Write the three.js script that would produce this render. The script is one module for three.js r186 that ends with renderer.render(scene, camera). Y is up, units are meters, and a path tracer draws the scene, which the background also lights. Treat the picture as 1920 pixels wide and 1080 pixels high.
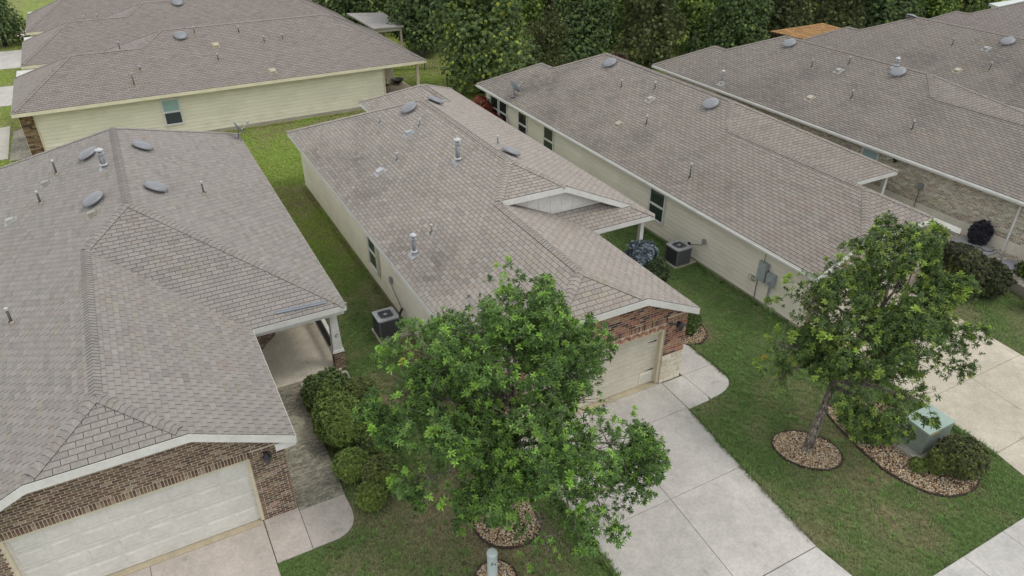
import * as THREE from 'three';
import { mergeGeometries } from 'three/addons/utils/BufferGeometryUtils.js';

// ---------------------------------------------------------------- camera, sky, sun, exposure
const scene = new THREE.Scene();
const D2R = Math.PI / 180;
const camera = new THREE.PerspectiveCamera(43.77, 16 / 9, 0.1, 900);
{
  const a = 28.502 * D2R, p = 31.651 * D2R, r = 0.211 * D2R;
  const f = new THREE.Vector3(Math.sin(a) * Math.cos(p), -Math.sin(p), -Math.cos(a) * Math.cos(p));
  const rt = new THREE.Vector3(Math.cos(a), 0, Math.sin(a));
  const up = new THREE.Vector3().crossVectors(rt, f);
  camera.position.set(-6.211, 14.196, 12.812);
  camera.up.copy(up).multiplyScalar(Math.cos(r)).addScaledVector(rt, -Math.sin(r));
  camera.lookAt(camera.position.clone().add(f));
}
const SUN = new THREE.Vector3(0.6, 1.3, 0.45).normalize();
{
  const w = 256, h = 128, d = new Float32Array(w * h * 4);
  for (let y = 0; y < h; y++) for (let x = 0; x < w; x++) {
    const el = ((y + 0.5) / h - 0.5) * Math.PI, az = ((x + 0.5) / w - 0.5) * 2 * Math.PI;
    const dir = new THREE.Vector3(Math.cos(el) * Math.cos(az), Math.sin(el), Math.cos(el) * Math.sin(az));
    const s = Math.max(0, dir.y);
    const c = Math.max(0, dir.dot(SUN));
    const cloud = 0.04 * Math.sin(dir.x * 7 + dir.z * 3) * Math.sin(dir.z * 9 - dir.x * 2) * s;
    const l = 1.08 - 0.34 * s + 0.15 * Math.pow(c, 3) + cloud;
    const i = (y * w + x) * 4;
    d[i] = l * 0.97; d[i + 1] = l * 1.0; d[i + 2] = l * 1.045; d[i + 3] = 1;
  }
  const t = new THREE.DataTexture(d, w, h, THREE.RGBAFormat, THREE.FloatType);
  t.mapping = THREE.EquirectangularReflectionMapping; t.magFilter = THREE.LinearFilter; t.minFilter = THREE.LinearFilter; t.needsUpdate = true;
  scene.background = t; scene.environment = t;
}
const sun = new THREE.DirectionalLight(0xfffaf2, 0.8);
sun.position.copy(SUN).multiplyScalar(80).add(new THREE.Vector3(6, 0, -14));
sun.target.position.set(6, 0, -14);
sun.castShadow = true; sun.shadow.radius = 26;
sun.shadow.mapSize.set(2048, 2048);
Object.assign(sun.shadow.camera, { left: -60, right: 60, top: 60, bottom: -60, near: 1, far: 200 });
scene.add(sun, sun.target);
const renderer = new THREE.WebGLRenderer({ antialias: true });
renderer.toneMapping = THREE.LinearToneMapping;
renderer.toneMappingExposure = 1.26;
renderer.shadowMap.enabled = true;

// ---------------------------------------------------------------- helpers
const V = (x, y, z) => new THREE.Vector3(x, y, z);
function rng(seed) { let s = seed | 0; return () => { s = (s + 0x6d2b79f5) | 0; let t = Math.imul(s ^ (s >>> 15), 1 | s); t = (t + Math.imul(t ^ (t >>> 7), 61 | t)) ^ t; return ((t ^ (t >>> 14)) >>> 0) / 4294967296; }; }
const hash = (x, y, k = 0) => { let h = Math.imul(x, 374761393) + Math.imul(y, 668265263) + Math.imul(k, 2147483647 ^ 0x51ed27); h = Math.imul(h ^ (h >>> 13), 1274126177); return ((h ^ (h >>> 16)) >>> 0) / 4294967296; };
function vnoise(x, y, k = 0, per = 0) {
  let xi = Math.floor(x), yi = Math.floor(y); const fx = x - xi, fy = y - yi;
  const m = (a) => per ? ((a % per) + per) % per : a;
  const sx = fx * fx * (3 - 2 * fx), sy = fy * fy * (3 - 2 * fy);
  const a = hash(m(xi), m(yi), k), b = hash(m(xi + 1), m(yi), k), c = hash(m(xi), m(yi + 1), k), d = hash(m(xi + 1), m(yi + 1), k);
  return a + (b - a) * sx + (c - a) * sy + (a - b - c + d) * sx * sy;
}
const fbm = (x, y, k = 0, o = 4) => { let s = 0, w = 0.5, n = 0; for (let i = 0; i < o; i++) { s += w * vnoise(x, y, k + i); n += w; x *= 2.03; y *= 2.03; w *= 0.5; } return s / n; };
function tex(n, size, fn, srgb = true) {          // fn(x,y in 0..1, ix, iy) -> [r,g,b] 0..1 ; covers size metres
  const d = new Uint8Array(n * n * 4);
  for (let y = 0; y < n; y++) for (let x = 0; x < n; x++) { const c = fn(x / n, y / n, x, y), i = (y * n + x) * 4; for (let k = 0; k < 3; k++) d[i + k] = Math.max(0, Math.min(255, c[k] * 255)); d[i + 3] = 255; }
  const t = new THREE.DataTexture(d, n, n); t.wrapS = t.wrapT = THREE.RepeatWrapping; t.magFilter = THREE.LinearFilter; t.minFilter = THREE.LinearMipmapLinearFilter; t.generateMipmaps = true;
  if (srgb) t.colorSpace = THREE.SRGBColorSpace;
  t.repeat.set(1 / size, 1 / size); t.needsUpdate = true; return t;
}
const tn = (x, y, f, k) => vnoise(x * f, y * f, k, f);     // tileable value noise, f cells across
const names = new Map();
function numbered(n) { const c = names.get(n) ?? 0; names.set(n, c + 1); return c ? n + '_' + String(c).padStart(3, '0') : n; }
function tag(o, label, category, group, kind) { if (label) o.userData.label = label; if (category) o.userData.category = category; if (group) o.userData.group = group; if (kind) o.userData.kind = kind; return o; }
function thing(name, label, category, pos = [0, 0, 0], turn = 0, group) {
  const o = new THREE.Group(); o.name = numbered(name); o.position.set(...pos); o.rotation.y = turn; scene.add(o); return tag(o, label, category, group);
}
function shadow(o) { o.traverse((m) => { if (m.isMesh) { m.castShadow = true; m.receiveShadow = true; } }); }

// polygon collector: flat-shaded, uv in metres by dominant axis, vertex colours
class G {
  constructor(flip = false) { this.p = []; this.c = []; this.u = []; this.flip = flip; }
  tri(a, b, c, col) {
    if (this.flip) { const t = b; b = c; c = t; }
    this.p.push(a[0], a[1], a[2], b[0], b[1], b[2], c[0], c[1], c[2]);
    const k = col || [1, 1, 1]; for (let i = 0; i < 3; i++) this.c.push(k[0], k[1], k[2]);
    const nx = Math.abs((b[1] - a[1]) * (c[2] - a[2]) - (b[2] - a[2]) * (c[1] - a[1])), ny = Math.abs((b[2] - a[2]) * (c[0] - a[0]) - (b[0] - a[0]) * (c[2] - a[2])), nz = Math.abs((b[0] - a[0]) * (c[1] - a[1]) - (b[1] - a[1]) * (c[0] - a[0]));
    const f = ny >= nx && ny >= nz ? (q) => [q[0], q[2]] : nx >= nz ? (q) => [q[2], q[1]] : (q) => [q[0], q[1]];
    for (const q of [a, b, c]) this.u.push(...f(q));
    return this;
  }
  poly(pts, col) { for (let i = 1; i + 1 < pts.length; i++) this.tri(pts[0], pts[i], pts[i + 1], col); return this; }
  prism(bot, top, col, side) {                  // two loops of equal length (counter-clockwise seen from the top loop's outside)
    this.poly(top, col); this.poly([...bot].reverse(), side || col);
    const n = bot.length; for (let i = 0; i < n; i++) { const j = (i + 1) % n; this.poly([bot[i], bot[j], top[j], top[i]], side || col); }
    return this;
  }
  box(x0, y0, z0, x1, y1, z1, col) {
    const b = [[x0, y0, z1], [x1, y0, z1], [x1, y0, z0], [x0, y0, z0]], t = b.map((q) => [q[0], y1, q[2]]);
    return this.prism(b, t, col);
  }
  beam(a, b, w, h, col) {                        // box of width w and height h hung along a-b (vertical sides)
    const A = V(...a), B = V(...b), d = B.clone().sub(A), s = V(-d.z, 0, d.x).normalize().multiplyScalar(w / 2), q = (P, m, dy) => [P.x + s.x * m, P.y + dy, P.z + s.z * m];
    return this.prism([q(A, 1, -h), q(A, -1, -h), q(B, -1, -h), q(B, 1, -h)], [q(A, 1, 0), q(A, -1, 0), q(B, -1, 0), q(B, 1, 0)], col);
  }
  tube(a, b, r0, r1, n = 8, col, caps = true) {
    const A = V(...a), B = V(...b), d = B.clone().sub(A).normalize(), x = Math.abs(d.y) < 0.9 ? V(0, 1, 0).cross(d).normalize() : V(1, 0, 0).cross(d).normalize(), y = d.clone().cross(x);
    const ring = (P, r) => [...Array(n)].map((_, i) => { const t = i / n * 2 * Math.PI; return [P.x + (x.x * Math.cos(t) + y.x * Math.sin(t)) * r, P.y + (x.y * Math.cos(t) + y.y * Math.sin(t)) * r, P.z + (x.z * Math.cos(t) + y.z * Math.sin(t)) * r]; });
    const p = ring(A, r0), q = ring(B, r1);
    for (let i = 0; i < n; i++) { const j = (i + 1) % n; this.poly([p[i], p[j], q[j], q[i]], col); }
    if (caps) { this.poly([...p].reverse(), col); this.poly(q, col); }
    return this;
  }
  path(pts, r, n = 6, col) { for (let i = 0; i + 1 < pts.length; i++) this.tube(pts[i], pts[i + 1], Array.isArray(r) ? r[i] : r, Array.isArray(r) ? r[i + 1] : r, n, col); return this; }
  lathe(prof, c, n = 16, col) {                  // prof [[r,y]...] around vertical axis at c
    for (let k = 0; k + 1 < prof.length; k++) for (let i = 0; i < n; i++) {
      const a = i / n * 2 * Math.PI, b = (i + 1) / n * 2 * Math.PI, P = (r, y, t) => [c[0] + r * Math.cos(t), c[1] + y, c[2] + r * Math.sin(t)];
      this.poly([P(prof[k][0], prof[k][1], a), P(prof[k + 1][0], prof[k + 1][1], a), P(prof[k + 1][0], prof[k + 1][1], b), P(prof[k][0], prof[k][1], b)], col);
    }
    return this;
  }
  geo(smooth = false) {
    const g = new THREE.BufferGeometry();
    g.setAttribute('position', new THREE.Float32BufferAttribute(this.p, 3)); g.setAttribute('color', new THREE.Float32BufferAttribute(this.c, 3)); g.setAttribute('uv', new THREE.Float32BufferAttribute(this.u, 2));
    g.computeVertexNormals();
    if (smooth) {
      const m = new Map(), P = g.attributes.position, N = g.attributes.normal, key = (i) => [P.getX(i), P.getY(i), P.getZ(i)].map((q) => Math.round(q * 2000)).join();
      for (let i = 0; i < P.count; i++) { const k = key(i), s = m.get(k) ?? V(0, 0, 0); s.add(V(N.getX(i), N.getY(i), N.getZ(i))); m.set(k, s); }
      for (let i = 0; i < P.count; i++) { const s = m.get(key(i)).clone().normalize(); N.setXYZ(i, s.x, s.y, s.z); }
    }
    return g;
  }
  build(name, mat, parent, smooth) { const m = new THREE.Mesh(this.geo(smooth), mat); m.name = parent === scene ? numbered(name) : name; parent.add(m); return m; }
}

// ---------------------------------------------------------------- materials
const std = (o) => new THREE.MeshStandardMaterial({ vertexColors: true, roughness: 0.9, ...o });
const rgb = (r, g, b) => new THREE.Color().setRGB(r, g, b);
const granuleTex = tex(512, 1.0, (x, y, ix, iy) => { const s = 0.80 + 0.20 * hash(ix, iy, 3) * (0.5 + hash(ix >> 1, iy >> 1, 9)) + 0.10 * (tn(x, y, 24, 5) - 0.5); return [s, s * 0.99, s * 0.98]; });
const granuleBump = tex(256, 0.4, (x, y, ix, iy) => { const s = hash(ix, iy, 8); return [s, s, s]; }, false);
const concreteTex = tex(1024, 6, (x, y, ix, iy) => {
  let s = 0.90 + 0.07 * (tn(x, y, 7, 1) - 0.5) + 0.06 * (tn(x, y, 31, 2) - 0.5) + 0.10 * (hash(ix, iy, 4) - 0.5) + 0.07 * (tn(x, y, 120, 6) - 0.5);
  const st = tn(x, y, 15, 7) * tn(x, y, 50, 8); if (st > 0.62) s -= (st - 0.62) * 0.35;
  return [s, s * 0.99, s * 0.97];
});
const grimeTex = tex(1024, 4, (x, y, ix, iy) => {
  let s = 0.86 + 0.09 * (hash(ix, iy, 4) - 0.5) + 0.1 * (tn(x, y, 60, 6) - 0.5);
  const n = 0.30 * vnoise(x * 26, y * 110, 21, 0) + 0.25 * tn(x, y, 90, 22) + 0.42 * tn(x, y, 5, 23) + 0.2 * tn(x, y, 200, 24);
  const g = Math.max(0, Math.min(1, (n - 0.40) * 2.2)); s *= 1 - 0.40 * g;
  return [s, s * (1 - 0.015 * (1 - g)), s * (0.95 - 0.03 * (1 - g))];
});
const plainTex = tex(512, 3, (x, y, ix, iy) => { const s = 0.94 + 0.05 * (tn(x, y, 9, 1) - 0.5) + 0.05 * (tn(x, y, 48, 2) - 0.5) + 0.04 * (hash(ix, iy, 3) - 0.5); return [s, s, s * 0.99]; });
const sidingTex = tex(512, 3, (x, y, ix, iy) => { const s = 0.93 + 0.05 * (vnoise(x * 8, y * 120, 1) - 0.5) + 0.05 * (tn(x, y, 6, 2) - 0.5) + 0.05 * (hash(ix, iy, 3) - 0.5); return [s, s * 0.995, s * 0.985]; });
const barkTex = tex(512, 0.8, (x, y, ix, iy) => { const s = 0.62 + 0.5 * (vnoise(x * 40, y * 9, 1) - 0.5) + 0.35 * (tn(x, y, 64, 2) - 0.5); return [s, s * 0.97, s * 0.92]; });
const brickTex = tex(512, 0.6, (x, y, ix, iy) => { const n = tn(x, y, 20, 2), s = 0.82 + 0.35 * (n - 0.5) + 0.25 * (hash(ix, iy, 3) - 0.5) + 0.2 * (tn(x, y, 64, 7) - 0.5); return [s, s, s]; });
const M = {
  shingle: std({ map: granuleTex, bumpMap: granuleBump, bumpScale: 0.0025, roughness: 0.96 }),
  deck: std({ map: granuleTex, roughness: 1, color: rgb(0.085, 0.075, 0.067) }),
  fascia: std({ map: plainTex, color: rgb(0.74, 0.73, 0.70), roughness: 0.6 }),
  fasciaCream: std({ map: plainTex, color: rgb(0.76, 0.70, 0.52), roughness: 0.6 }),
  soffit: std({ map: plainTex, color: rgb(0.6, 0.59, 0.55) }),
  siding: std({ map: sidingTex, color: rgb(0.83, 0.79, 0.665), roughness: 0.75 }),
  sidingYellow: std({ map: sidingTex, color: rgb(0.86, 0.815, 0.65), roughness: 0.75 }),
  board: std({ map: plainTex, color: rgb(0.84, 0.82, 0.79), roughness: 0.7 }),
  doorWhite: std({ map: plainTex, color: rgb(0.69, 0.67, 0.625), roughness: 0.55 }),
  doorCream: std({ map: plainTex, color: rgb(0.64, 0.59, 0.49), roughness: 0.6 }),
  trimCream: std({ map: plainTex, color: rgb(0.66, 0.59, 0.43), roughness: 0.6 }),
  mortar: std({ map: plainTex, color: rgb(0.62, 0.53, 0.43), roughness: 1 }),
  mortarPale: std({ map: plainTex, color: rgb(0.60, 0.49, 0.40), roughness: 1 }),
  mortarTan: std({ map: plainTex, color: rgb(0.78, 0.72, 0.62), roughness: 1 }),
  brick: std({ map: brickTex, roughness: 0.95 }),
  stone: std({ map: plainTex, bumpMap: brickTex, bumpScale: 0.012, roughness: 0.95 }),
  concrete: std({ map: concreteTex, roughness: 0.95 }),
  grime: std({ map: grimeTex, roughness: 0.95 }),
  joint: std({ color: rgb(0.05, 0.047, 0.042), roughness: 1 }),
  metal: std({ map: plainTex, roughness: 0.5, metalness: 0.25 }),
  plastic: std({ roughness: 0.55 }),
  lapShade: std({ color: rgb(0.07, 0.065, 0.055), roughness: 1 }),  // dark backing seen through plank gaps: shadow lines under the laps, put in colour
  dark: std({ color: rgb(0.03, 0.03, 0.035), roughness: 0.6 }),
  glass: new THREE.MeshPhysicalMaterial({ color: rgb(0.022, 0.034, 0.036), roughness: 0.06, metalness: 0, ior: 1.52, clearcoat: 0.6, clearcoatRoughness: 0.03 }),
  glassReflection: new THREE.MeshPhysicalMaterial({ color: rgb(0.30, 0.42, 0.42), roughness: 0.1, ior: 1.52, clearcoat: 0.6, clearcoatRoughness: 0.04 }),  // pale teal reflection on the upper pane, put into its base colour
  screen: std({ color: rgb(0.045, 0.055, 0.06), roughness: 0.8 }),
  bark: std({ map: barkTex, bumpMap: barkTex, bumpScale: 0.02, roughness: 1 }),
  leaf: std({ roughness: 0.62, side: THREE.DoubleSide }),
  rock: std({ map: plainTex, roughness: 0.85 }),
  edging: std({ map: barkTex, color: rgb(0.13, 0.085, 0.07), roughness: 0.9 }),
  cedar: std({ map: barkTex, roughness: 0.9 }),
};
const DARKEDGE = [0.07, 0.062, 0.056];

// ---------------------------------------------------------------- house builder (u right, v back, h up  ->  x, -z, y)
function clipPoly(sub, clip) {                    // Sutherland-Hodgman, convex clip polygon in plan
  let area = 0; for (let i = 0; i < clip.length; i++) { const a = clip[i], b = clip[(i + 1) % clip.length]; area += a[0] * b[1] - b[0] * a[1]; }
  const sg = area > 0 ? 1 : -1; let out = sub;
  for (let i = 0; i < clip.length && out.length; i++) {
    const a = clip[i], b = clip[(i + 1) % clip.length]; if (Math.hypot(b[0] - a[0], b[1] - a[1]) < 1e-6) continue;
    const d = (p) => sg * ((b[0] - a[0]) * (p[1] - a[1]) - (b[1] - a[1]) * (p[0] - a[0]));
    const nx = []; for (let k = 0; k < out.length; k++) { const p = out[k], q = out[(k + 1) % out.length], dp = d(p), dq = d(q); if (dp >= -1e-9) nx.push(p); if ((dp > 0 && dq < 0) || (dp < 0 && dq > 0)) { const t = dp / (dp - dq); nx.push([p[0] + (q[0] - p[0]) * t, p[1] + (q[1] - p[1]) * t]); } }
    out = nx;
  }
  return out;
}
const S = 0.462, EXP = 0.143, TABW = 0.31;
const planeL = (he, u0) => ({ f: (u) => he + S * (u - u0), e: [1, 0], s: S });
const planeR = (he, u1) => ({ f: (u) => he + S * (u1 - u), e: [-1, 0], s: S });
const planeF = (h0, v0, s) => ({ f: (u, v) => h0 + s * (v - v0), e: [0, 1], s });
const planeB = (h0, v1, s) => ({ f: (u, v) => h0 + s * (v1 - v), e: [0, -1], s });

function planOf(c) {                              // faces, envelope, ridge lines and eaves of the common plan: wing in front, wider body behind
  const { he, Wg, Wm, hc, sc, vp, vM, vB, vb } = c, hr = he + S * Wg / 2, hR = he + S * Wm / 2, uc = (hc - he) / S, va = (hr - hc) / sc, sf = (hR - he) / (vM - vp), sb = (hR - he) / (vb - vB), vr = vp + (hr - he) / sf;
  const pL = planeL(he, 0), pRw = planeR(he, Wg), pRm = planeR(he, Wm), pF = planeF(he, vp, sf), pC = planeF(hc, 0, sc), pBk = planeB(he, vb, sb);
  const hip = (u) => vb - (u <= Wm / 2 ? u : Wm - u) / (Wm / 2) * (vb - vB);
  const wing = (u, v) => v < -0.02 || v > vr + 0.6 || u < -0.05 || u > Wg + 0.05 ? -9 : Math.min(pL.f(u), pRw.f(u), pC.f(u, v));
  const body = (u, v) => v < vp - 0.05 || v > vb + 0.05 || u < -0.05 || u > Wm + 0.05 ? -9 : Math.min(pL.f(u), pRm.f(u), pF.f(u, v), pBk.f(u, v));
  const pieces = [wing, body];
  const left = [[[0, 0], [uc, 0], [Wg / 2, va], [Wg / 2, vr], [0, vr]], [[0, vr], [Wg / 2, vr], [Wm / 2, vM], [Wm / 2, vB], [0, vb]]];
  const faces = [
    { p: pRw, parts: [[[Wg, 0], [Wg - uc, 0], [Wg / 2, va], [Wg / 2, vr + 0.3], [Wg, vr + 0.3]]], filter: true },
    { p: pRm, parts: [[[Wm, vp], [Wm / 2, vM], [Wm / 2, vB], [Wm, vb]]] },
    { p: pF, parts: [[[0, vp], [Wm, vp], [Wm / 2, vM]]], filter: true },
    { p: pC, parts: [[[uc, 0], [Wg - uc, 0], [Wg / 2, va]]] },
    { p: pBk, parts: [[[0, vb], [Wm / 2, vB], [Wm, vb]]], back: true },
  ];
  const caps = [[[uc, 0], [Wg / 2, va]], [[Wg - uc, 0], [Wg / 2, va]], [[Wg / 2, va], [Wg / 2, vr]], [[Wg / 2, vr], [Wm / 2, vM]], [[Wm, vp], [Wm / 2, vM]], [[Wm / 2, vM], [Wm / 2, vB]], [[0, vb], [Wm / 2, vB]], [[Wm, vb], [Wm / 2, vB]]];
  const eaves = [[[Wg, 0], [Wg, vp]], [[Wg, vp], [Wm, vp]], [[Wm, vp], [Wm, vb]]];
  let lb = vb;
  if (c.bump) {
    const { w, v1, run } = c.bump, pBb = planeB(he, v1, S * w / 2 / run), pRb = planeR(he, w); lb = v1;
    pieces.push((u, v) => v < vB || v > v1 + 0.05 || u < -0.05 || u > w + 0.05 ? -9 : Math.min(pL.f(u), pRb.f(u), pBb.f(u, v)));
    left.push([[0, vb], [w / 2, hip(w / 2)], [w / 2, v1 - run], [0, v1]]);
    faces.push({ p: pRb, parts: [[[w, vB], [w / 2, vB], [w / 2, v1 - run], [w, v1]]], filter: true }, { p: pBb, parts: [[[0, v1], [w / 2, v1 - run], [w, v1]]], back: true });
    caps.splice(6, 1, [[w / 2, hip(w / 2)], [Wm / 2, vB]]); caps.push([[w / 2, hip(w / 2)], [w / 2, v1 - run]], [[0, v1], [w / 2, v1 - run]]);
    eaves.push([[0, v1], [w, v1]], [[w, vb], [w, v1]], [[w, vb], [Wm, vb]]);
  } else eaves.push([[0, vb], [Wm, vb]]);
  eaves.push([[0, 0], [0, lb]]);
  faces.unshift({ p: pL, parts: left });
  const rakes = uc > 0.05 ? [[[0, 0, he], [uc, 0, hc]], [[uc, 0, hc], [Wg - uc, 0, hc]], [[Wg - uc, 0, hc], [Wg, 0, he]]] : [];
  if (uc <= 0.05) eaves.push([[0, 0], [Wg, 0]]);
  return { ...c, hr, hR, uc, va, vr, pieces, faces, caps, eaves, rakes, H: (u, v) => Math.max(...pieces.map((q) => q(u, v))) };
}

function mkHouse(plan, opt) {
  const { name = 'house', label, pos = [0, 0], turn = 0, mirror = false, seed = 1, tone = [0.25, 0.235, 0.225], stain, single = 300, fasciaMat = M.fascia, y = 0 } = opt;
  const g = thing(name, label, 'house', [pos[0], y, -pos[1]], turn, 'single-storey houses with grey shingle roofs');
  const Wm = plan.Wm, X = mirror ? (u, v, h) => [Wm - u, h, -v] : (u, v, h) => [u, h, -v];
  const R = rng(seed), P = { g, plan, X, mirror, R, fasciaMat };
  g.updateMatrixWorld(true);
  // deck
  const deck = new G(mirror);
  for (const f of plan.faces) for (const q of f.parts) deck.poly(q.map(([u, v]) => X(u, v, f.p.f(u, v) - 0.004)), f.back ? [2.4, 2.4, 2.4] : undefined);
  const roof = deck.build('roof', M.deck, g);
  // shingles
  const field = new G(mirror), whole = [], toneOf = (u, v) => {
    const k = R(), j = 0.93 + 0.14 * R(), d = stain ? stain(u, v, R) : 1; let c = [tone[0] * j, tone[1] * j, tone[2] * j];
    if (k < 0.12) c = [c[0] * 0.99, c[1] * 0.945, c[2] * 0.92]; else if (k < 0.24) c = c.map((q) => q * 0.89); else if (k < 0.36) c = c.map((q) => q * 1.06); else if (k < 0.4) c = [c[0], c[1] * 0.99, c[2] * 0.91];
    return c.map((q) => q * d);
  };
  for (const f of plan.faces) {
    if (f.back) continue;
    const e = f.p.e, a = [-e[1], e[0]], k = Math.hypot(1, f.p.s), dt = EXP / k, all = f.parts.flat();
    const T = (q) => q[0] * e[0] + q[1] * e[1], Wd = (q) => q[0] * a[0] + q[1] * a[1];
    const t0 = Math.min(...all.map(T)), t1 = Math.max(...all.map(T)), w0 = Math.min(...all.map(Wd)), w1 = Math.max(...all.map(Wd));
    const uv = (t, w) => [e[0] * t + a[0] * w, e[1] * t + a[1] * w];
    for (let i = 0, t = t0; t < t1; i++, t += dt) {
      const tl = t, th = t + dt + 0.02, off = (i % 2) * TABW / 2 + Math.floor(i / 2) * 0.004;
      for (let w = w0 - off - TABW; w < w1; w += TABW) {
        const jit = (R() - 0.5) * 0.006, rect = [uv(tl + (i ? jit : 0), w + 0.0065), uv(tl + (i ? jit : 0), w + TABW - 0.0065), uv(th, w + TABW - 0.0065), uv(th, w + 0.0065)];
        const mid = uv(tl + dt / 2, w + TABW / 2);
        if (f.filter && !rect.concat([mid]).some((q) => f.p.f(...q) - plan.H(...q) > -0.006)) continue;
        const lift = (q) => { const s = (T(q) - tl) / (th - tl); return f.p.f(...q) + 0.018 - 0.014 * s; };
        for (let pi = 0; pi < f.parts.length; pi++) {
          const cl = clipPoly(rect, f.parts[pi]); if (cl.length < 3) continue;
          let ar = 0; for (let m = 0; m < cl.length; m++) { const A = cl[m], B = cl[(m + 1) % cl.length]; ar += A[0] * B[1] - B[0] * A[1]; }
          ar = Math.abs(ar / 2); if (ar < 0.0008) continue;
          const full = ar > 0.98 * (TABW - 0.013) * (th - tl);
          const col = toneOf(...mid);
          if (full && single) { whole.push({ f, rect, col, mid, h: f.p.f(...mid) }); continue; }
          const top = cl.map((q) => X(q[0], q[1], lift(q))), bot = cl.map((q) => X(q[0], q[1], f.p.f(...q)));
          field.poly(top, col);
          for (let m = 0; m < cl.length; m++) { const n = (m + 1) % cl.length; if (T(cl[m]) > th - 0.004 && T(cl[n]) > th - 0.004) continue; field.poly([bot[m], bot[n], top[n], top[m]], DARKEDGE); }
        }
      }
    }
  }
  if (single) {
    const cp = camera.position.clone(); g.worldToLocal(cp);
    const right = V(1, 0, 0).applyQuaternion(camera.quaternion), fw = V(0, 0, -1).applyQuaternion(camera.quaternion), upv = V(0, 1, 0).applyQuaternion(camera.quaternion), m4 = g.matrixWorld;
    for (const t of whole) {
      const p = X(t.mid[0], t.mid[1], t.h), wp = V(...p).applyMatrix4(m4).sub(camera.position), z = wp.dot(fw), x = wp.dot(right) / z, yy = wp.dot(upv) / z;
      const inF = Math.abs(x) < 0.70 && Math.abs(yy) < 0.39, nrm = V(-t.f.p.e[0] * t.f.p.s, 1, t.f.p.e[1] * t.f.p.s).normalize(), dl = cp.clone().sub(V(...p)), di = dl.length();
      t.k = inF ? nrm.dot(dl) / di / (di * di) : 0;
    }
    const sorted = [...whole].sort((p, q) => q.k - p.k), chosen = new Set(sorted.slice(0, single));
    const variants = [...Array(10)].map(() => toneOf(-99, -99));
    const geoCache = new Map();
    for (const t of whole) {
      const { f, rect } = t, top = rect.map((q, m) => X(q[0], q[1], f.p.f(...q) + (m < 2 ? 0.018 : 0.004))), bot = rect.map((q) => X(q[0], q[1], f.p.f(...q)));
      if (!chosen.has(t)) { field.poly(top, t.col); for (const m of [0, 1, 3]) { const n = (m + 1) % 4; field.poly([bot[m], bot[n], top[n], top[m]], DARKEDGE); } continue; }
      const vi = Math.floor(R() * 10), key = plan.faces.indexOf(f) + ':' + vi, o = bot[0];
      if (!geoCache.has(key)) { const q = new G(mirror), s = (p) => [p[0] - o[0], p[1] - o[1], p[2] - o[2]]; q.poly(top.map(s), variants[vi]); for (const m of [0, 1, 3]) { const n = (m + 1) % 4; q.poly([s(bot[m]), s(bot[n]), s(top[n]), s(top[m])], DARKEDGE); } geoCache.set(key, q.geo()); }
      const me = new THREE.Mesh(geoCache.get(key), M.shingle); me.name = 'shingle'; me.position.set(...o); roof.add(me);
    }
  }
  tag(field.build('shingle_field', M.shingle, roof), null, null, null, 'stuff');
  // ridge and hip caps
  const cap = new G(mirror);
  for (const [A, B] of plan.caps) {
    const L = Math.hypot(B[0] - A[0], B[1] - A[1]), d = [(B[0] - A[0]) / L, (B[1] - A[1]) / L], s = [-d[1] * 0.13, d[0] * 0.13], st = 0.135;
    for (let t = A[1] === 0 ? 0.2 : 0; t < L; t += st) {
      const t2 = Math.min(L, t + st + 0.03), at = (k, m, dy) => { const u = A[0] + d[0] * k + s[0] * m, v = A[1] + d[1] * k + s[1] * m; let h = plan.H(u, v); const hc = plan.H(A[0] + d[0] * k, A[1] + d[1] * k); if (h < hc - 0.25 || h < 0) h = hc - 0.06; return X(u, v, Math.min(h, hc) + dy); };
      const col = toneOf(-99, -99), lo = 0.036, hi = 0.022;
      const a = at(t, 1, lo), b = at(t, 0, lo + 0.006), c = at(t, -1, lo), a2 = at(t2, 1, hi), b2 = at(t2, 0, hi + 0.006), c2 = at(t2, -1, hi);
      cap.poly([a, b, b2, a2], col).poly([b, c, c2, b2], col);
      const dn = (q, k) => [q[0], q[1] - k, q[2]];
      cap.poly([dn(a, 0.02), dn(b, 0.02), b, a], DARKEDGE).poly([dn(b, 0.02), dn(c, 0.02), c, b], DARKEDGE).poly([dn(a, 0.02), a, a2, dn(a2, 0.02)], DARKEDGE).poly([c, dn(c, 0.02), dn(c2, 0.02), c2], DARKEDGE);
    }
  }
  tag(cap.build('ridge_caps', M.shingle, roof), null, null, null, 'stuff');
  // fascia boards, one mesh per edge
  for (const [A, B] of plan.eaves) { const q = new G(mirror); q.beam(X(A[0], A[1], plan.he - 0.008), X(B[0], B[1], plan.he - 0.008), 0.03, 0.18); q.build('fascia', fasciaMat, g); }
  for (const [A, B] of [...plan.rakes, ...(plan.rakes2 || [])]) { const q = new G(mirror); q.beam(X(A[0], A[1], A[2] - 0.006), X(B[0], B[1], B[2] - 0.006), 0.035, 0.21); q.build('fascia', fasciaMat, g); }
  return P;
}
// solid wall of a rectangle in plan
function wallBox(P, u0, v0, u1, v1, top, mat, name = 'wall') {
  const q = new G(P.mirror), X = P.X; const b = [[u0, v0], [u1, v0], [u1, v1], [u0, v1]];
  q.prism(b.map(([u, v]) => X(u, v, 0)), b.map(([u, v]) => X(u, v, top)));
  return q.build(name, mat, P.g);
}
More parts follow.
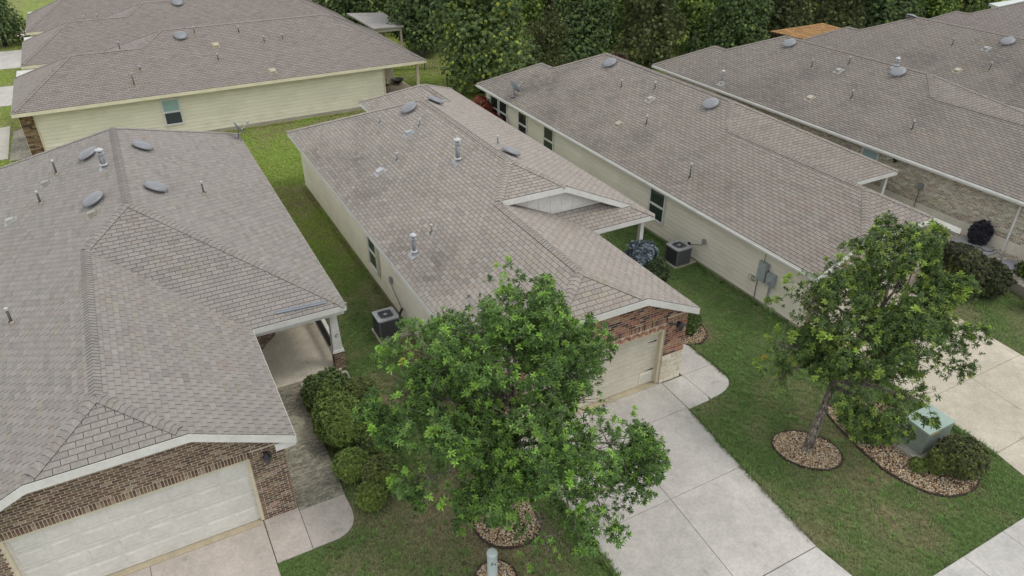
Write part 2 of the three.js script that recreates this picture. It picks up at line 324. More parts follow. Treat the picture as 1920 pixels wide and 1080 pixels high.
// frame of a wall face: origin, along, outward (plan directions) ; returns maker of local boxes
function faceFrame(P, o, a, n) { return (s, out, h) => P.X(o[0] + a[0] * s + n[0] * out, o[1] + a[1] * s + n[1] * out, h); }
function faceBox(q, F, s0, s1, o0, o1, h0, h1, col) {
  q.prism([F(s0, o1, h0), F(s1, o1, h0), F(s1, o0, h0), F(s0, o0, h0)], [F(s0, o1, h1), F(s1, o1, h1), F(s1, o0, h1), F(s0, o0, h1)], col);
}
// lap siding: each board a mesh of its own
function siding(P, wall, o, a, n, len, h0, h1, mat, exp = 0.175, boardLen = 3.7) {
  const F = faceFrame(P, o, a, n), R = P.R; let i = 0;
  for (let h = h0; h < h1 - 0.02; h += exp, i++) {
    const top = Math.min(h1, h + exp - (exp > 0.195 ? 0.009 : 0.015));
    let s = 0, first = true; while (s < len - 0.01) {
      let e = Math.min(len, s + (first ? boardLen * (0.3 + 0.6 * R()) : boardLen)); if (len - e < 0.4) e = len; first = false;
      const q = new G(P.mirror), k = 0.97 + 0.06 * R(), c = [k, k, k], s1 = e - (e < len ? 0.003 : 0);
      q.prism([F(s, 0.02, h), F(s1, 0.02, h), F(s1, 0.001, h), F(s, 0.001, h)], [F(s, 0.006, top), F(s1, 0.006, top), F(s1, 0.001, top), F(s, 0.001, top)], c);
      q.build('plank', mat, wall); s = e;
    }
  }
}
// bricks: rect areas with a top profile, running bond; the nearest ones are meshes of their own
function bricks(P, wall, o, a, n, list, pal, single = 300, texMat = M.brick) {
  const F = faceFrame(P, o, a, n), R = P.R, rest = new G(P.mirror), cache = new Map(), m4 = P.g.matrixWorld;
  const all = list.map((b) => { const p = V(...F((b[0] + b[1]) / 2, 0, (b[2] + b[3]) / 2)).applyMatrix4(m4); return { b, d: p.distanceTo(camera.position) * (b[4] ? 0.9 : 1) }; }).sort((x, y) => x.d - y.d);
  all.forEach(({ b }, i) => {
    const [s0, s1, h0, h1] = b, pr = 0.007 + 0.004 * R(), ci = Math.floor(R() * pal.length);
    const w = Math.round((s1 - s0) * 500), h = Math.round((h1 - h0) * 500), key = w + ':' + h + ':' + ci;
    const mk = (q, S0, H0, S1, H1, F2, col) => { const c = 0.004; const f = [F2(S0 + c, pr, H0 + c), F2(S1 - c, pr, H0 + c), F2(S1 - c, pr, H1 - c), F2(S0 + c, pr, H1 - c)], k = [F2(S0, -0.01, H0), F2(S1, -0.01, H0), F2(S1, -0.01, H1), F2(S0, -0.01, H1)]; q.poly(f, col); for (let m = 0; m < 4; m++) { const nn = (m + 1) % 4; q.poly([k[m], k[nn], f[nn], f[m]], col); } };
    if (i < single) {
      const O = F(s0, 0, h0); if (!cache.has(key)) { const q = new G(P.mirror); mk(q, s0, h0, s1, h1, (x, y, z) => { const t = F(x, y, z); return [t[0] - O[0], t[1] - O[1], t[2] - O[2]]; }, pal[ci]); cache.set(key, q.geo()); }
      const me = new THREE.Mesh(cache.get(key), texMat); me.name = texMat === M.stone ? 'stone' : 'brick'; me.position.set(...O); wall.add(me);
    } else mk(rest, s0, h0, s1, h1, F, pal[ci].map((x) => x * (0.9 + 0.2 * R())));
  });
  if (rest.p.length) tag(rest.build(texMat === M.stone ? 'stone_facing' : 'brickwork', texMat, wall), null, null, null, 'stuff');
}
let BL = 0.194, BH = 0.057; const BM = 0.0135;
function runBond(R, s0, s1, h0, h1, ok, vary = 0) {
  const out = []; let i = 0;
  for (let h = h0; h + BH <= h1 + 1e-6; h += BH + BM, i++) {
    let s = s0 - (i % 2) * (BL + BM) / 2 - (vary ? R() * 0.1 : 0);
    while (s < s1) { const L = BL; let a = Math.max(s, s0), b = Math.min(s + L, s1); if (b - a > 0.035 && ok(a, b, h, h + BH)) out.push([a, b, h, h + BH]); s += L + BM; }
  }
  return out;
}
// double-hung window on a wall face
function windowOn(P, o, a, n, w, h0, h1, paneTop = M.glass, paneBot = M.glass, frame = M.fascia, single = false) {
  const F = faceFrame(P, o, a, n), q = new G(P.mirror), t = 0.06;
  faceBox(q, F, -t, w + t, -0.02, 0.05, h1, h1 + t); faceBox(q, F, -t, w + t, -0.02, 0.06, h0 - t, h0); faceBox(q, F, -t, 0, -0.02, 0.05, h0, h1); faceBox(q, F, w, w + t, -0.02, 0.05, h0, h1);
  const f = q.build('window', frame, P.g), hm = (h0 + h1) / 2;
  if (!single) { const r = new G(P.mirror); faceBox(r, F, 0.001, w - 0.001, 0.0, 0.046, hm - 0.022, hm + 0.022); r.build('sash_rail', frame, f); }
  const r2 = new G(P.mirror); const b = 0.028; for (const [k0, k1] of single ? [[h0, h1]] : [[h0, hm - 0.022], [hm + 0.022, h1]]) { faceBox(r2, F, 0.001, b, 0, 0.036, k0 + 0.001, k1 - 0.001); faceBox(r2, F, w - b, w - 0.001, 0, 0.036, k0 + 0.001, k1 - 0.001); faceBox(r2, F, b, w - b, 0, 0.035, k0 + 0.001, k0 + b); faceBox(r2, F, b, w - b, 0, 0.035, k1 - b, k1 - 0.001); }
  r2.build('sash', frame, f);
  const pane = (k0, k1, m, out) => { const p = new G(P.mirror); faceBox(p, F, b - 0.005, w - b + 0.005, 0.0, out, k0 + b - 0.005, k1 - b + 0.005); p.build('pane', m, f); };
  if (single) pane(h0, h1, paneTop, 0.02); else { pane(h0, hm - 0.022, paneBot, 0.016); pane(hm + 0.022, h1, paneTop, 0.022); }
  return f;
}
// things on the roof, placed on the local plan position
const GAL = [0.42, 0.43, 0.45];
function tilt(P, o, u, v, e, s) { const nrm = V(-e[0] * s, 1, e[1] * s); if (P.mirror) nrm.x = -nrm.x; o.quaternion.setFromUnitVectors(V(0, 1, 0), nrm.normalize()); o.position.set(...P.X(u, v, P.plan.H(u, v))); }
const domeBody = new G().lathe([[0.20, 0.0], [0.20, 0.12]], [0, 0, 0], 18, [0.10, 0.10, 0.105]).geo(true), domeTop = new G().lathe([[0.2, 0.11], [0.385, 0.10], [0.405, 0.115], [0.40, 0.15], [0.35, 0.205], [0.24, 0.245], [0.1, 0.263], [0, 0.265]], [0, 0, 0], 22, [0.26, 0.265, 0.285]).geo(true);
const plateGeo = new G().box(-0.28, 0.012, -0.24, 0.28, 0.026, 0.36, [0.46, 0.46, 0.46]).geo();
function dome(P, u, v, e) {
  const o = new THREE.Group(); o.name = 'roof_vent'; tilt(P, o, u, v, e, S); o.scale.setScalar(0.92); P.g.add(o);
  for (const [nm, ge] of [['flashing', plateGeo], ['neck', domeBody], ['dome', domeTop]]) { const m = new THREE.Mesh(ge, M.metal); m.name = nm; o.add(m); if (nm === 'flashing') m.rotation.y = e[0] > 0 ? -Math.PI / 2 : e[0] < 0 ? Math.PI / 2 : 0; }
}
const flashGeo = (w, c) => new G().prism([[-w, 0.014, 0.9 * w], [w, 0.014, 0.9 * w], [w, 0.014, -0.6 * w], [-w, 0.014, -0.6 * w]], [[-w, 0.02, 0.9 * w], [w, 0.02, 0.9 * w], [w, 0.02, -0.6 * w], [-w, 0.02, -0.6 * w]], c).lathe([[0.09, 0.02], [0.05, 0.09]], [0, 0, 0], 10, c).geo();
const fl1 = flashGeo(0.13, [0.34, 0.34, 0.33]), fl2 = flashGeo(0.21, [0.38, 0.39, 0.40]), flTan = flashGeo(0.11, [0.33, 0.295, 0.23]);
function pipe(P, u, v, e, h = 0.38, r = 0.032, big = false, tan = false) {
  const o = new THREE.Group(); o.name = big ? 'flue_pipe' : 'vent_pipe'; o.position.set(...P.X(u, v, P.plan.H(u, v))); P.g.add(o);
  const f = new THREE.Mesh(big ? fl2 : tan ? flTan : fl1, M.metal); f.name = 'flashing'; const t = new THREE.Group(); tilt(P, t, u, v, e, S); f.quaternion.copy(t.quaternion); f.rotateY(e[0] > 0 ? -Math.PI / 2 : e[0] < 0 ? Math.PI / 2 : 0); o.add(f);
  new G().tube([0, -0.05, 0], [0, tan ? h *= 1.3 : h, 0], r, r, 10, big ? [0.30, 0.31, 0.33] : tan ? [0.13, 0.125, 0.12] : [0.26, 0.26, 0.28]).build('pipe', M.metal, o, true);
  if (big) { new G().lathe([[r + 0.005, 0.10], [r + 0.055, 0.10], [r + 0.055, 0.125], [r, 0.15]], [0, 0, 0], 14, [0.5, 0.51, 0.53]).build('collar', M.metal, o); new G().lathe([[0, h + 0.02], [r + 0.05, h - 0.01], [r + 0.05, h + 0.03], [0.03, h + 0.09], [0, h + 0.095]], [0, 0, 0], 14, [0.55, 0.56, 0.58]).lathe([[r + 0.01, h - 0.12], [r + 0.045, h - 0.12], [r + 0.045, h - 0.09], [r, h - 0.09]], [0, 0, 0], 14, [0.5, 0.5, 0.52]).build('cap', M.metal, o); }
  else new G().lathe([[0, h + 0.025], [r + 0.012, h + 0.02], [r + 0.012, h - 0.05], [r, h - 0.05]], [0, 0, 0], 10, [0.6, 0.6, 0.6]).build('cap', M.metal, o);
}
function boxVent(P, u, v, e, c = [0.44, 0.44, 0.43], hood = false) {
  const o = new THREE.Group(); o.name = 'exhaust_vent'; tilt(P, o, u, v, e, S); P.g.add(o); o.rotateY(e[0] > 0 ? -Math.PI / 2 : e[0] < 0 ? Math.PI / 2 : 0);
  new G().box(-0.2, 0.012, -0.2, 0.2, 0.022, 0.26, c.map((q) => q * 0.92)).build('flashing', M.metal, o);
  const q = new G(); if (hood) q.prism([[-0.12, 0.022, 0.14], [0.12, 0.022, 0.14], [0.12, 0.022, -0.12], [-0.12, 0.022, -0.12]], [[-0.11, 0.15, 0.12], [0.11, 0.15, 0.12], [0.1, 0.09, -0.12], [-0.1, 0.09, -0.12]], c); else q.prism([[-0.15, 0.03, 0.14], [0.15, 0.03, 0.14], [0.15, 0.03, -0.14], [-0.15, 0.03, -0.14]], [[-0.14, 0.13, 0.13], [0.14, 0.13, 0.13], [0.14, 0.11, -0.13], [-0.14, 0.11, -0.13]], c);
  q.build('hood', M.metal, o);
}
const EL = [1, 0], ER = [-1, 0], EF = [0, 1];

// ---------------------------------------------------------------- ground, slabs
const hard = [];                                  // plan polygons (u, v) where no grass grows
const inPoly = (p, u, v) => { let c = false; for (let i = 0, j = p.length - 1; i < p.length; j = i++) if ((p[i][1] > v) !== (p[j][1] > v) && u < (p[j][0] - p[i][0]) * (v - p[i][1]) / (p[j][1] - p[i][1]) + p[i][0]) c = !c; return c; };
const thatch = (u, v) => {                        // how much dry thatch shows through, as seen in the photograph
  const n = fbm(u * 0.55, v * 0.55, 11) * 0.6 + fbm(u * 2.1, v * 2.1, 17, 3) * 0.4;
  const spot = (a, b, r) => Math.max(0, 1 - Math.hypot(u - a, v - b) / r);
  let b = 0.1; if (v < 5 && u > -6 && u < 1.2) b = 0.44; if (u > 5.5 && u < 12 && v < -1) b = 0.13;
  b += 0.5 * spot(-2.9, 0.2, 1.3) + 0.45 * spot(-2.3, 2.2, 1.3) + 0.4 * spot(-2.2, -0.6, 1.9) + 0.35 * spot(-0.8, -3.3, 1.8) + 0.35 * spot(-1.8, 3.0, 1.5) + 0.45 * spot(-1.6, 4.6, 0.7) + 0.3 * spot(-4.2, -2.2, 1.6) + 0.3 * spot(9, -6.5, 2.2) + 0.35 * spot(0.1, 5.2, 0.8) + 0.3 * spot(0.0, 8.2, 0.7) + (u > -0.35 && u < 0.5 && v > 4 && v < 14 ? 0.5 : 0) + 0.2 * spot(8.0, -5.1, 1.0);
  return Math.max(0, Math.min(1, (n - 0.5) * 3.2 + b));
};
const lushLit = (u, v) => Math.max(0, Math.min(1, (v - 9) / 9 + (fbm(u * 0.3, v * 0.3, 31, 3) - 0.5) * 1.4));  // brighter rear turf: lusher growth, plus more open light painted into the colour
const grassCol = (u, v, k) => { const t = thatch(u, v), l = lushLit(u, v), g = [0.135 + 0.15 * l, 0.22 + 0.165 * l, 0.055 + 0.012 * l], d = [0.33, 0.265, 0.16]; const m = t * 0.75; return g.map((q, i) => (q * (1 - m) + d[i] * m) * k); };
{
  const line = (dense, a, b, far) => { const o = []; for (let t = a; t <= b + 1e-6; t += dense) o.push(t); const lo = [], hi = []; for (let k = 1, s = dense; k < 14; k++) { s *= 1.55; lo.unshift(a - (k === 13 ? far : s * 2.0)); hi.push(b + (k === 13 ? far : s * 2.0)); } return [...lo, ...o, ...hi]; };
  const xs = line(0.5, -20, 32, 420), zs = line(0.5, -46, 16, 420), nx = xs.length, nz = zs.length, p = [], c = [], uv = [], id = [];
  for (let j = 0; j < nz; j++) for (let i = 0; i < nx; i++) { const u = xs[i], v = -zs[j]; p.push(u, 0, zs[j]); c.push(...grassCol(u, v, 0.8)); uv.push(u, zs[j]); if (i + 1 < nx && j + 1 < nz) { const a = j * nx + i; id.push(a, a + nx, a + 1, a + 1, a + nx, a + nx + 1); } }
  const g = new THREE.BufferGeometry(); g.setAttribute('position', new THREE.Float32BufferAttribute(p, 3)); g.setAttribute('color', new THREE.Float32BufferAttribute(c, 3)); g.setAttribute('uv', new THREE.Float32BufferAttribute(uv, 2)); g.setIndex(id); g.computeVertexNormals();
  const turfTex = tex(1024, 5, (x, y, ix, iy) => { const s = 0.84 + 0.42 * (hash(ix, iy, 2) - 0.5) + 0.42 * (tn(x, y, 150, 3) - 0.5) + 0.3 * (tn(x, y, 40, 4) - 0.5) + 0.16 * (tn(x, y, 9, 5) - 0.5), w = tn(x, y, 110, 9); return [s * (0.95 + 0.25 * w), s * 1.02, s * (0.9 + 0.2 * w)]; });
  const m = new THREE.Mesh(g, std({ map: turfTex, roughness: 1 })); m.name = 'lawn'; m.userData = { kind: 'structure', label: 'mown lawn with dry patches between the houses' }; m.receiveShadow = true; scene.add(m);
}
function slabs(name, label, list, h = 0.035, mat = M.concrete) {           // list: [poly, colour, mat?]; each slab a part
  const o = new THREE.Group(); o.name = numbered(name); o.userData = { kind: 'structure', label }; scene.add(o);
  for (const [poly, col, m2, hh] of list) {
    let ar = 0; for (let i = 0; i < poly.length; i++) { const a = poly[i], b = poly[(i + 1) % poly.length]; ar += a[0] * b[1] - b[0] * a[1]; }
    const pp = ar > 0 ? poly : [...poly].reverse(); hard.push(pp);
    const n = pp.length, ins = (d) => pp.map((q, i) => { const a = pp[(i + n - 1) % n], b = pp[(i + 1) % n], e1 = V(q[0] - a[0], q[1] - a[1], 0).normalize(), e2 = V(b[0] - q[0], b[1] - q[1], 0).normalize(), nn = V(-e1.y - e2.y, e1.x + e2.x, 0), k = d / Math.max(0.3, 0.5 * nn.lengthSq()); return [q[0] + nn.x * k, q[1] + nn.y * k]; });
    const H = hh ?? h, q = new G(), lo = ins(0.005).map(([u, v]) => [u, -0.05, -v]), mi = ins(0.005).map(([u, v]) => [u, H - 0.008, -v]), hi = ins(0.013).map(([u, v]) => [u, H, -v]);
    q.poly(hi, col); for (let i = 0; i < n; i++) { const j = (i + 1) % n; q.poly([mi[i], mi[j], hi[j], hi[i]], col); q.poly([lo[i], lo[j], mi[j], mi[i]], col); }
    q.build('slab', m2 || mat, o);
    const jt = new G(); jt.poly(pp.map(([u, v]) => [u, H - 0.022, -v])); const jm = jt.build('joint_bed', M.joint, o);
  }
  return o;
}
const cA = [0.585, 0.562, 0.535], cTan = [0.56, 0.49, 0.36], cL = [0.57, 0.515, 0.475], cC = [0.60, 0.55, 0.455], cGrey = [0.55, 0.53, 0.48], cPorch = [0.80, 0.74, 0.63], cSw = [0.60, 0.585, 0.57];
slabs('driveway', 'pale grey concrete driveway of the house behind the big front tree', [
  [[[1.05, 0.5], [6.18, 0.5], [6.18, 0.27], [1.05, 0.27]], cTan],
  [[[1.0, 0.27], [3.6, 0.27], [3.58, -1.02], [1.0, -1.02]], cA], [[[3.6, 0.27], [6.18, 0.27], [6.12, -1.02], [3.58, -1.02]], cA.map((q) => q * 0.985)],
  [[[0.99, -1.02], [3.58, -1.02], [3.44, -3.55], [0.97, -3.55]], cA.map((q) => q * 1.01)], [[[3.58, -1.02], [6.12, -1.02], [5.85, -3.55], [3.44, -3.55]], cA],
  [[[0.97, -3.55], [3.44, -3.55], [3.22, -6.33], [0.9, -6.33]], cA.map((q) => q * 0.99)], [[[3.44, -3.55], [5.85, -3.55], [5.58, -6.33], [3.22, -6.33]], cA.map((q) => q * 1.015)],
  [[[0.9, -6.34], [3.2, -6.34], [3.1, -8.2], [0.7, -8.2]], cSw], [[[3.2, -6.34], [5.57, -6.34], [5.75, -8.2], [3.1, -8.2]], cSw]]);
slabs('side_walk', 'rounded concrete walk beside the garage with the brick and cream stone pier', [
  [[[6.98, 1.95], [8.22, 1.95], [8.22, 0.25], [6.98, 0.25]], cA], [[[6.18, 0.25], [7.0, 0.25], [7.02, -0.88], [6.95, -1.06], [6.13, -1.1]], cA.map((q) => q * 1.01)],
  [[[7.0, 0.25], [8.22, 0.25], [8.19, -0.4], [8.12, -0.62], [7.96, -0.8], [7.72, -0.93], [7.45, -1.0], [7.02, -1.04]], cA]]);
const cW = [0.58, 0.55, 0.48];
const jv = [5.52, 4.33, 2.83, 1.7, 0.56];
slabs('entry_walk', 'dark stained concrete walk along the rounded shrubs', [
  ...jv.slice(0, -1).map((a, i) => [[[-4.98, a], [-3.72 - 0.02 * i, a], [-3.73 - 0.025 * i, jv[i + 1]], [-4.98, jv[i + 1]]], cW.map((q) => q * (0.95 + 0.08 * (i % 3))), M.grime]),
  [[[-3.71, 5.52], [-2.23, 5.52], [-2.23, 4.86], [-3.71, 4.86]], cGrey],
  [[[-5.83, 0.68], [-4.98, 0.68], [-4.98, -0.75], [-5.82, -0.75]], cL], [[[-4.98, 0.56], [-3.82, 0.56], [-3.8, 0.0], [-3.83, -0.3], [-3.93, -0.5], [-4.1, -0.66], [-4.32, -0.74], [-4.98, -0.75]], cL.map((q) => q * 0.94)]]);
slabs('porch_floor', 'tan concrete porch floor under the corner of the roof', [[[[-4.98, 9.6], [-2.36, 9.6], [-2.36, 5.54], [-4.98, 5.54]], cPorch]], 0.10);
slabs('brick_house_driveway', 'pinkish concrete driveway in front of the wide white garage door', [
  [[[-11.0, 0.80], [-5.84, 0.80], [-5.84, 0.56], [-11.0, 0.56]], cTan],
  [[[-11.0, 0.56], [-8.42, 0.56], [-8.42, -1.6], [-11.0, -1.6]], cL], [[[-8.42, 0.56], [-5.84, 0.56], [-5.82, -1.6], [-8.42, -1.6]], cL.map((q) => q * 1.03)], [[[-11.0, -1.6], [-5.82, -1.6], [-5.8, -6], [-11.0, -6]], cL]]);
slabs('far_driveway', 'cream concrete driveway beside the tree with the leaning trunk', [
  [[[12.5, 0.6], [17.8, 0.6], [17.75, -1.9], [12.5, -1.9]], cC], [[[12.5, -1.9], [15.0, -1.9], [14.9, -4.15], [12.5, -4.15]], cC], [[[15.0, -1.9], [17.75, -1.9], [17.52, -4.15], [14.9, -4.15]], cC.map((q) => q * 1.02)],
  [[[12.5, -4.15], [14.9, -4.15], [14.75, -6.5], [12.38, -6.5]], cC.map((q) => q * 0.98)], [[[14.9, -4.15], [17.52, -4.15], [17.3, -6.5], [14.75, -6.5]], cC], [[[12.38, -6.5], [17.3, -6.5], [17.2, -8.2], [12.05, -8.2]], cC.map((q) => q * 1.01)]]);
slabs('sidewalk', 'pale sidewalk at the edge of the front lawn', [[[[5.9, -8.17], [8.4, -8.17], [8.4, -9.6], [5.9, -9.6]], cSw], [[[8.4, -8.17], [9.93, -8.17], [9.93, -9.6], [8.4, -9.6]], cSw.map((q) => q * 0.98)], [[[9.93, -8.17], [11.5, -8.17], [11.5, -9.6], [9.93, -9.6]], cSw], [[[11.5, -8.17], [18, -8.2], [18, -9.6], [11.5, -9.6]], cSw], [[[-6, -6.6], [0.7, -8.2], [0.7, -9.6], [-6, -9.6]], cSw]]);
slabs('rear_house_walks', 'concrete walks and driveways in front of the cream sided rear house', [
  [[[-13.6, 31.4], [-12.55, 31.4], [-12.7, 37.4], [-13.9, 37.0]], cGrey], [[[-12.5, 31.0], [-11.4, 31.0], [-11.4, 35.6], [-11.7, 36.3], [-12.2, 36.5], [-12.5, 36.2]], cGrey.map((q) => q * 0.96), M.grime],
  [[[-19, 41.8], [-11.8, 42.0], [-11.8, 46.9], [-19, 47.2]], cSw], [[[-19, 52.4], [-12.6, 52.2], [-12.6, 58.4], [-19, 58.6]], cSw], [[[-19, 63.3], [-12.5, 63.3], [-12.5, 67.5], [-19, 67.5]], cC]]);

// ---------------------------------------------------------------- houses
const brownPal = [[0.20, 0.125, 0.08], [0.235, 0.155, 0.10], [0.155, 0.095, 0.065], [0.30, 0.215, 0.14], [0.175, 0.115, 0.08], [0.42, 0.33, 0.24], [0.21, 0.135, 0.09], [0.26, 0.17, 0.11]];
const redPal = [[0.42, 0.19, 0.11], [0.48, 0.25, 0.15], [0.33, 0.14, 0.09], [0.11, 0.07, 0.065], [0.08, 0.06, 0.062], [0.54, 0.34, 0.22], [0.44, 0.21, 0.12], [0.27, 0.115, 0.075], [0.46, 0.27, 0.17]];
const tanPal = [[0.63, 0.56, 0.43], [0.70, 0.63, 0.50], [0.52, 0.45, 0.34], [0.80, 0.73, 0.60], [0.62, 0.53, 0.40], [0.43, 0.37, 0.29]];
const stonePal = [[0.76, 0.70, 0.56], [0.80, 0.75, 0.62], [0.68, 0.60, 0.46], [0.76, 0.68, 0.52], [0.82, 0.76, 0.63]];
const ledgePal = [[0.28, 0.19, 0.10], [0.34, 0.24, 0.13], [0.16, 0.10, 0.06], [0.10, 0.07, 0.05], [0.38, 0.28, 0.16], [0.24, 0.15, 0.08]];
const stainOf = (k, list, amt) => (u, v, R) => { if (u < -50) return 1; let s = 0; for (const [a, b, r, q] of list) s = Math.max(s, q * Math.max(0, 1 - Math.hypot((u - a) / r, (v - b) / (r * 1.6)))); const n = fbm(u * 0.7, v * 0.7, k, 3); s *= Math.max(0, (n - 0.3) * 2.6); return 1 - amt * Math.min(1, s * (0.5 + R())); };

// --- house with the brown brick garage
const planL = planOf({ he: 2.729, Wg: 7.191, Wm: 9.853, hc: 3.693, sc: 0.548, vp: 4.782, vM: 9.81, vB: 17.45, vb: 21.4 });
const HL = mkHouse(planL, { label: 'house with brown brick front and wide white garage door beside the stained walk', pos: [-11.937, 0.23], seed: 11, tone: [0.325, 0.301, 0.277], stain: stainOf(5, [[3, 15, 4, 0.5], [7, 13, 3, 0.3]], 0.16), single: 300 });
{
  const P = HL, he = planL.he, R = P.R;
  wallBox(P, 0.44, 0.6, 6.93, 8.4, he - 0.19, M.mortar);
  wallBox(P, 0.41, 8.2, 9.45, 21.0, he - 0.19, M.siding);
  const sq = new G(); sq.poly([[0, 0.6], [7.19, 0.6], [7.19, 8], [0, 8]].map(([u, v]) => P.X(u, v, he - 0.185))); sq.poly([[0, 8], [9.85, 8], [9.85, 21.4], [0, 21.4]].map(([u, v]) => P.X(u, v, he - 0.185))).poly([[7.19, 4.8], [9.85, 4.8], [9.85, 8], [7.19, 8]].map(([u, v]) => P.X(u, v, he - 0.185))); sq.build('soffit', M.soffit, P.g);
  const prof = (u) => Math.min(he + S * u, planL.hc, he + S * (planL.Wg - u)) - 0.03;
  const fw = new G(); const pf = [[0.41, 0.0], [6.93, 0.0], [6.93, prof(6.93)], [planL.Wg - planL.uc, planL.hc - 0.03], [planL.uc, planL.hc - 0.03], [0.41, prof(0.41)]];
  // gable wall with the door opening cut out: piers and a lintel wall
  const pr = (a) => fw.prism(a.map(([u, h]) => P.X(u, 0.47, h)), a.map(([u, h]) => P.X(u, 0.44, h)));
  faceBox(fw, faceFrame(P, [0.41, 0.47], [1, 0], [0, 1]), 0, 0.76, 0, 0.14, 0, 2.5); faceBox(fw, faceFrame(P, [6.13, 0.47], [1, 0], [0, 1]), 0, 0.8, 0, 0.14, 0, 2.5); pr([[0.41, 0], [1.17, 0], [1.17, 2.10], [0.41, 2.10]]); pr([[6.13, 0], [6.93, 0], [6.93, 2.10], [6.13, 2.10]]);
  pr([[0.41, 2.10], [6.93, 2.10], [6.93, prof(6.93)], [planL.Wg - planL.uc, planL.hc - 0.03], [planL.uc, planL.hc - 0.03], [0.41, prof(0.41)]]);
  const front = fw.build('front_wall', M.mortar, P.g);
  const ok = (a, b, h0, h1) => !(b > 1.17 && a < 6.13 && h0 < 2.31) && prof((a + b) / 2) - 0.1 > h1;
  const NO = BH + BM, up0 = 2.314, bl = [...runBond(R, 0.41, 1.16, 0.02, up0 - 0.01, ok), ...runBond(R, 6.14, 6.93, 0.02, up0 - 0.01, ok), ...runBond(R, 0.41, 6.93, up0, 3.7, ok)]; for (let s = 1.17; s < 6.13; s += 0.0705) bl.push([s, s + 0.057, 2.105, 2.30, 1]);
  bricks(P, front, [0, 0.44], [1, 0], [0, -1], bl, brownPal, 300);
  const sw = runBond(R, 0.45, 8.0, 0.02, 2.5, () => true); const sideW = new G(); faceBox(sideW, faceFrame(P, [6.93, 0], [0, 1], [1, 0]), 0.45, 8.0, 0, 0.006, 0, 2.53); const sideM = sideW.build('side_wall', M.mortar, P.g); bricks(P, sideM, [6.937, 0], [0, 1], [1, 0], sw, brownPal, 0);
  // corner returns
  for (const [a, b] of [[0.02, 0.5], [6.72, 7.17]]) { const q = new G(); faceBox(q, faceFrame(P, [0, 0], [1, 0], [0, -1]), a, b, -0.5, -0.018, he - 0.30, he - 0.1); q.build('eave_return', M.fascia, P.g); }
  // garage door
  const dr = new G(), F = faceFrame(P, [1.17, 0.52], [1, 0], [0, -1]); const door = new THREE.Group(); door.name = 'garage_door'; P.g.add(door);
  faceBox(dr, F, 0, 4.96, -0.05, -0.03, 0.05, 2.1); dr.build('door_core', M.doorWhite, door);
  for (let r = 0; r < 4; r++) { const h0 = 0.055 + r * 0.51; const q = new G(); faceBox(q, F, 0.07, 4.89, -0.03, 0.012, h0, h0 + 0.502); const sec = q.build('door_section', M.doorWhite, door); for (let k = 0; k < 8; k++) { const s0 = 0.07 + 0.6025 * k + 0.055, q2 = new G(), s1 = s0 + 0.4925, a = 0.028; q2.prism([F(s0, 0.0125, h0 + 0.075), F(s1, 0.0125, h0 + 0.075), F(s1, 0.0125, h0 + 0.43), F(s0, 0.0125, h0 + 0.43)], [F(s0 + a, 0.021, h0 + 0.075 + a), F(s1 - a, 0.021, h0 + 0.075 + a), F(s1 - a, 0.021, h0 + 0.43 - a), F(s0 + a, 0.024, h0 + 0.43 - a)]); q2.build('panel', M.doorWhite, sec); } }
  for (const [s0, s1, h0, h1] of [[0, 0.07, 0.05, 2.1], [4.89, 4.96, 0.05, 2.1], [0.07, 4.89, 2.06, 2.1]]) { const q = new G(); faceBox(q, F, s0, s1, 0.0, 0.085, h0, h1); q.build('jamb', M.trimCream, door); }
  // porch: pier, tapered post, beam, angled entry wall
  const col = new THREE.Group(); col.name = 'porch_post'; P.g.add(col);
  const ou = 11.937, ov = -0.23, pc = [-2.37 + ou, 5.75 + ov];
  const pm = new G(); pm.prism([[-0.15, -0.15], [0.15, -0.15], [0.15, 0.15], [-0.15, 0.15]].map(([a, b]) => P.X(pc[0] + a, pc[1] + b, 0)), [[-0.15, -0.15], [0.15, -0.15], [0.15, 0.15], [-0.15, 0.15]].map(([a, b]) => P.X(pc[0] + a, pc[1] + b, 0.72))); const pier = pm.build('pier', M.mortar, col);
  bricks(P, pier, [pc[0] - 0.15, pc[1] - 0.15], [1, 0], [0, -1], runBond(R, 0, 0.3, 0.02, 0.72, () => true), brownPal, 60); bricks(P, pier, [pc[0] - 0.15, pc[1] + 0.15], [0, -1], [-1, 0], runBond(R, 0, 0.3, 0.02, 0.72, () => true), brownPal, 60); bricks(P, pier, [pc[0] + 0.15, pc[1] - 0.15], [0, 1], [1, 0], runBond(R, 0, 0.3, 0.02, 0.72, () => true), brownPal, 0);
  const sqr = (r, h) => [[-r, -r], [r, -r], [r, r], [-r, r]].map(([a, b]) => P.X(pc[0] + a, pc[1] + b, h));
  new G().prism(sqr(0.19, 0.72), sqr(0.17, 0.80)).build('pier_cap', M.fascia, col); const sh = new G().prism(sqr(0.145, 0.80), sqr(0.095, 2.45)).build('shaft', M.fascia, col);
  { const q = new G(); const b = pc[1] - 0.126; for (const [du, h, w, t] of [[-0.02, 1.32, 0.02, 0.07], [0.03, 1.37, 0.035, 0.03], [0.02, 1.28, 0.02, 0.035]]) q.box(pc[0] + du - w / 2, h - t / 2, -(b - 0.016), pc[0] + du + w / 2, h + t / 2, -(b + 0.005), [0.02, 0.02, 0.025]); q.build('house_number', M.plastic, sh); }
  new G().beam(P.X(7.19, 4.93, he - 0.19), P.X(9.8, 4.93, he - 0.19), 0.1, 0.16).build('porch_beam', M.fascia, P.g);
  const aw = new G(), A = [-5.0 + ou, 7.02 + ov], B = [-3.76 + ou, 8.46 + ov], L2 = Math.hypot(B[0] - A[0], B[1] - A[1]), d = [(B[0] - A[0]) / L2, (B[1] - A[1]) / L2], n2 = [d[1], -d[0]];
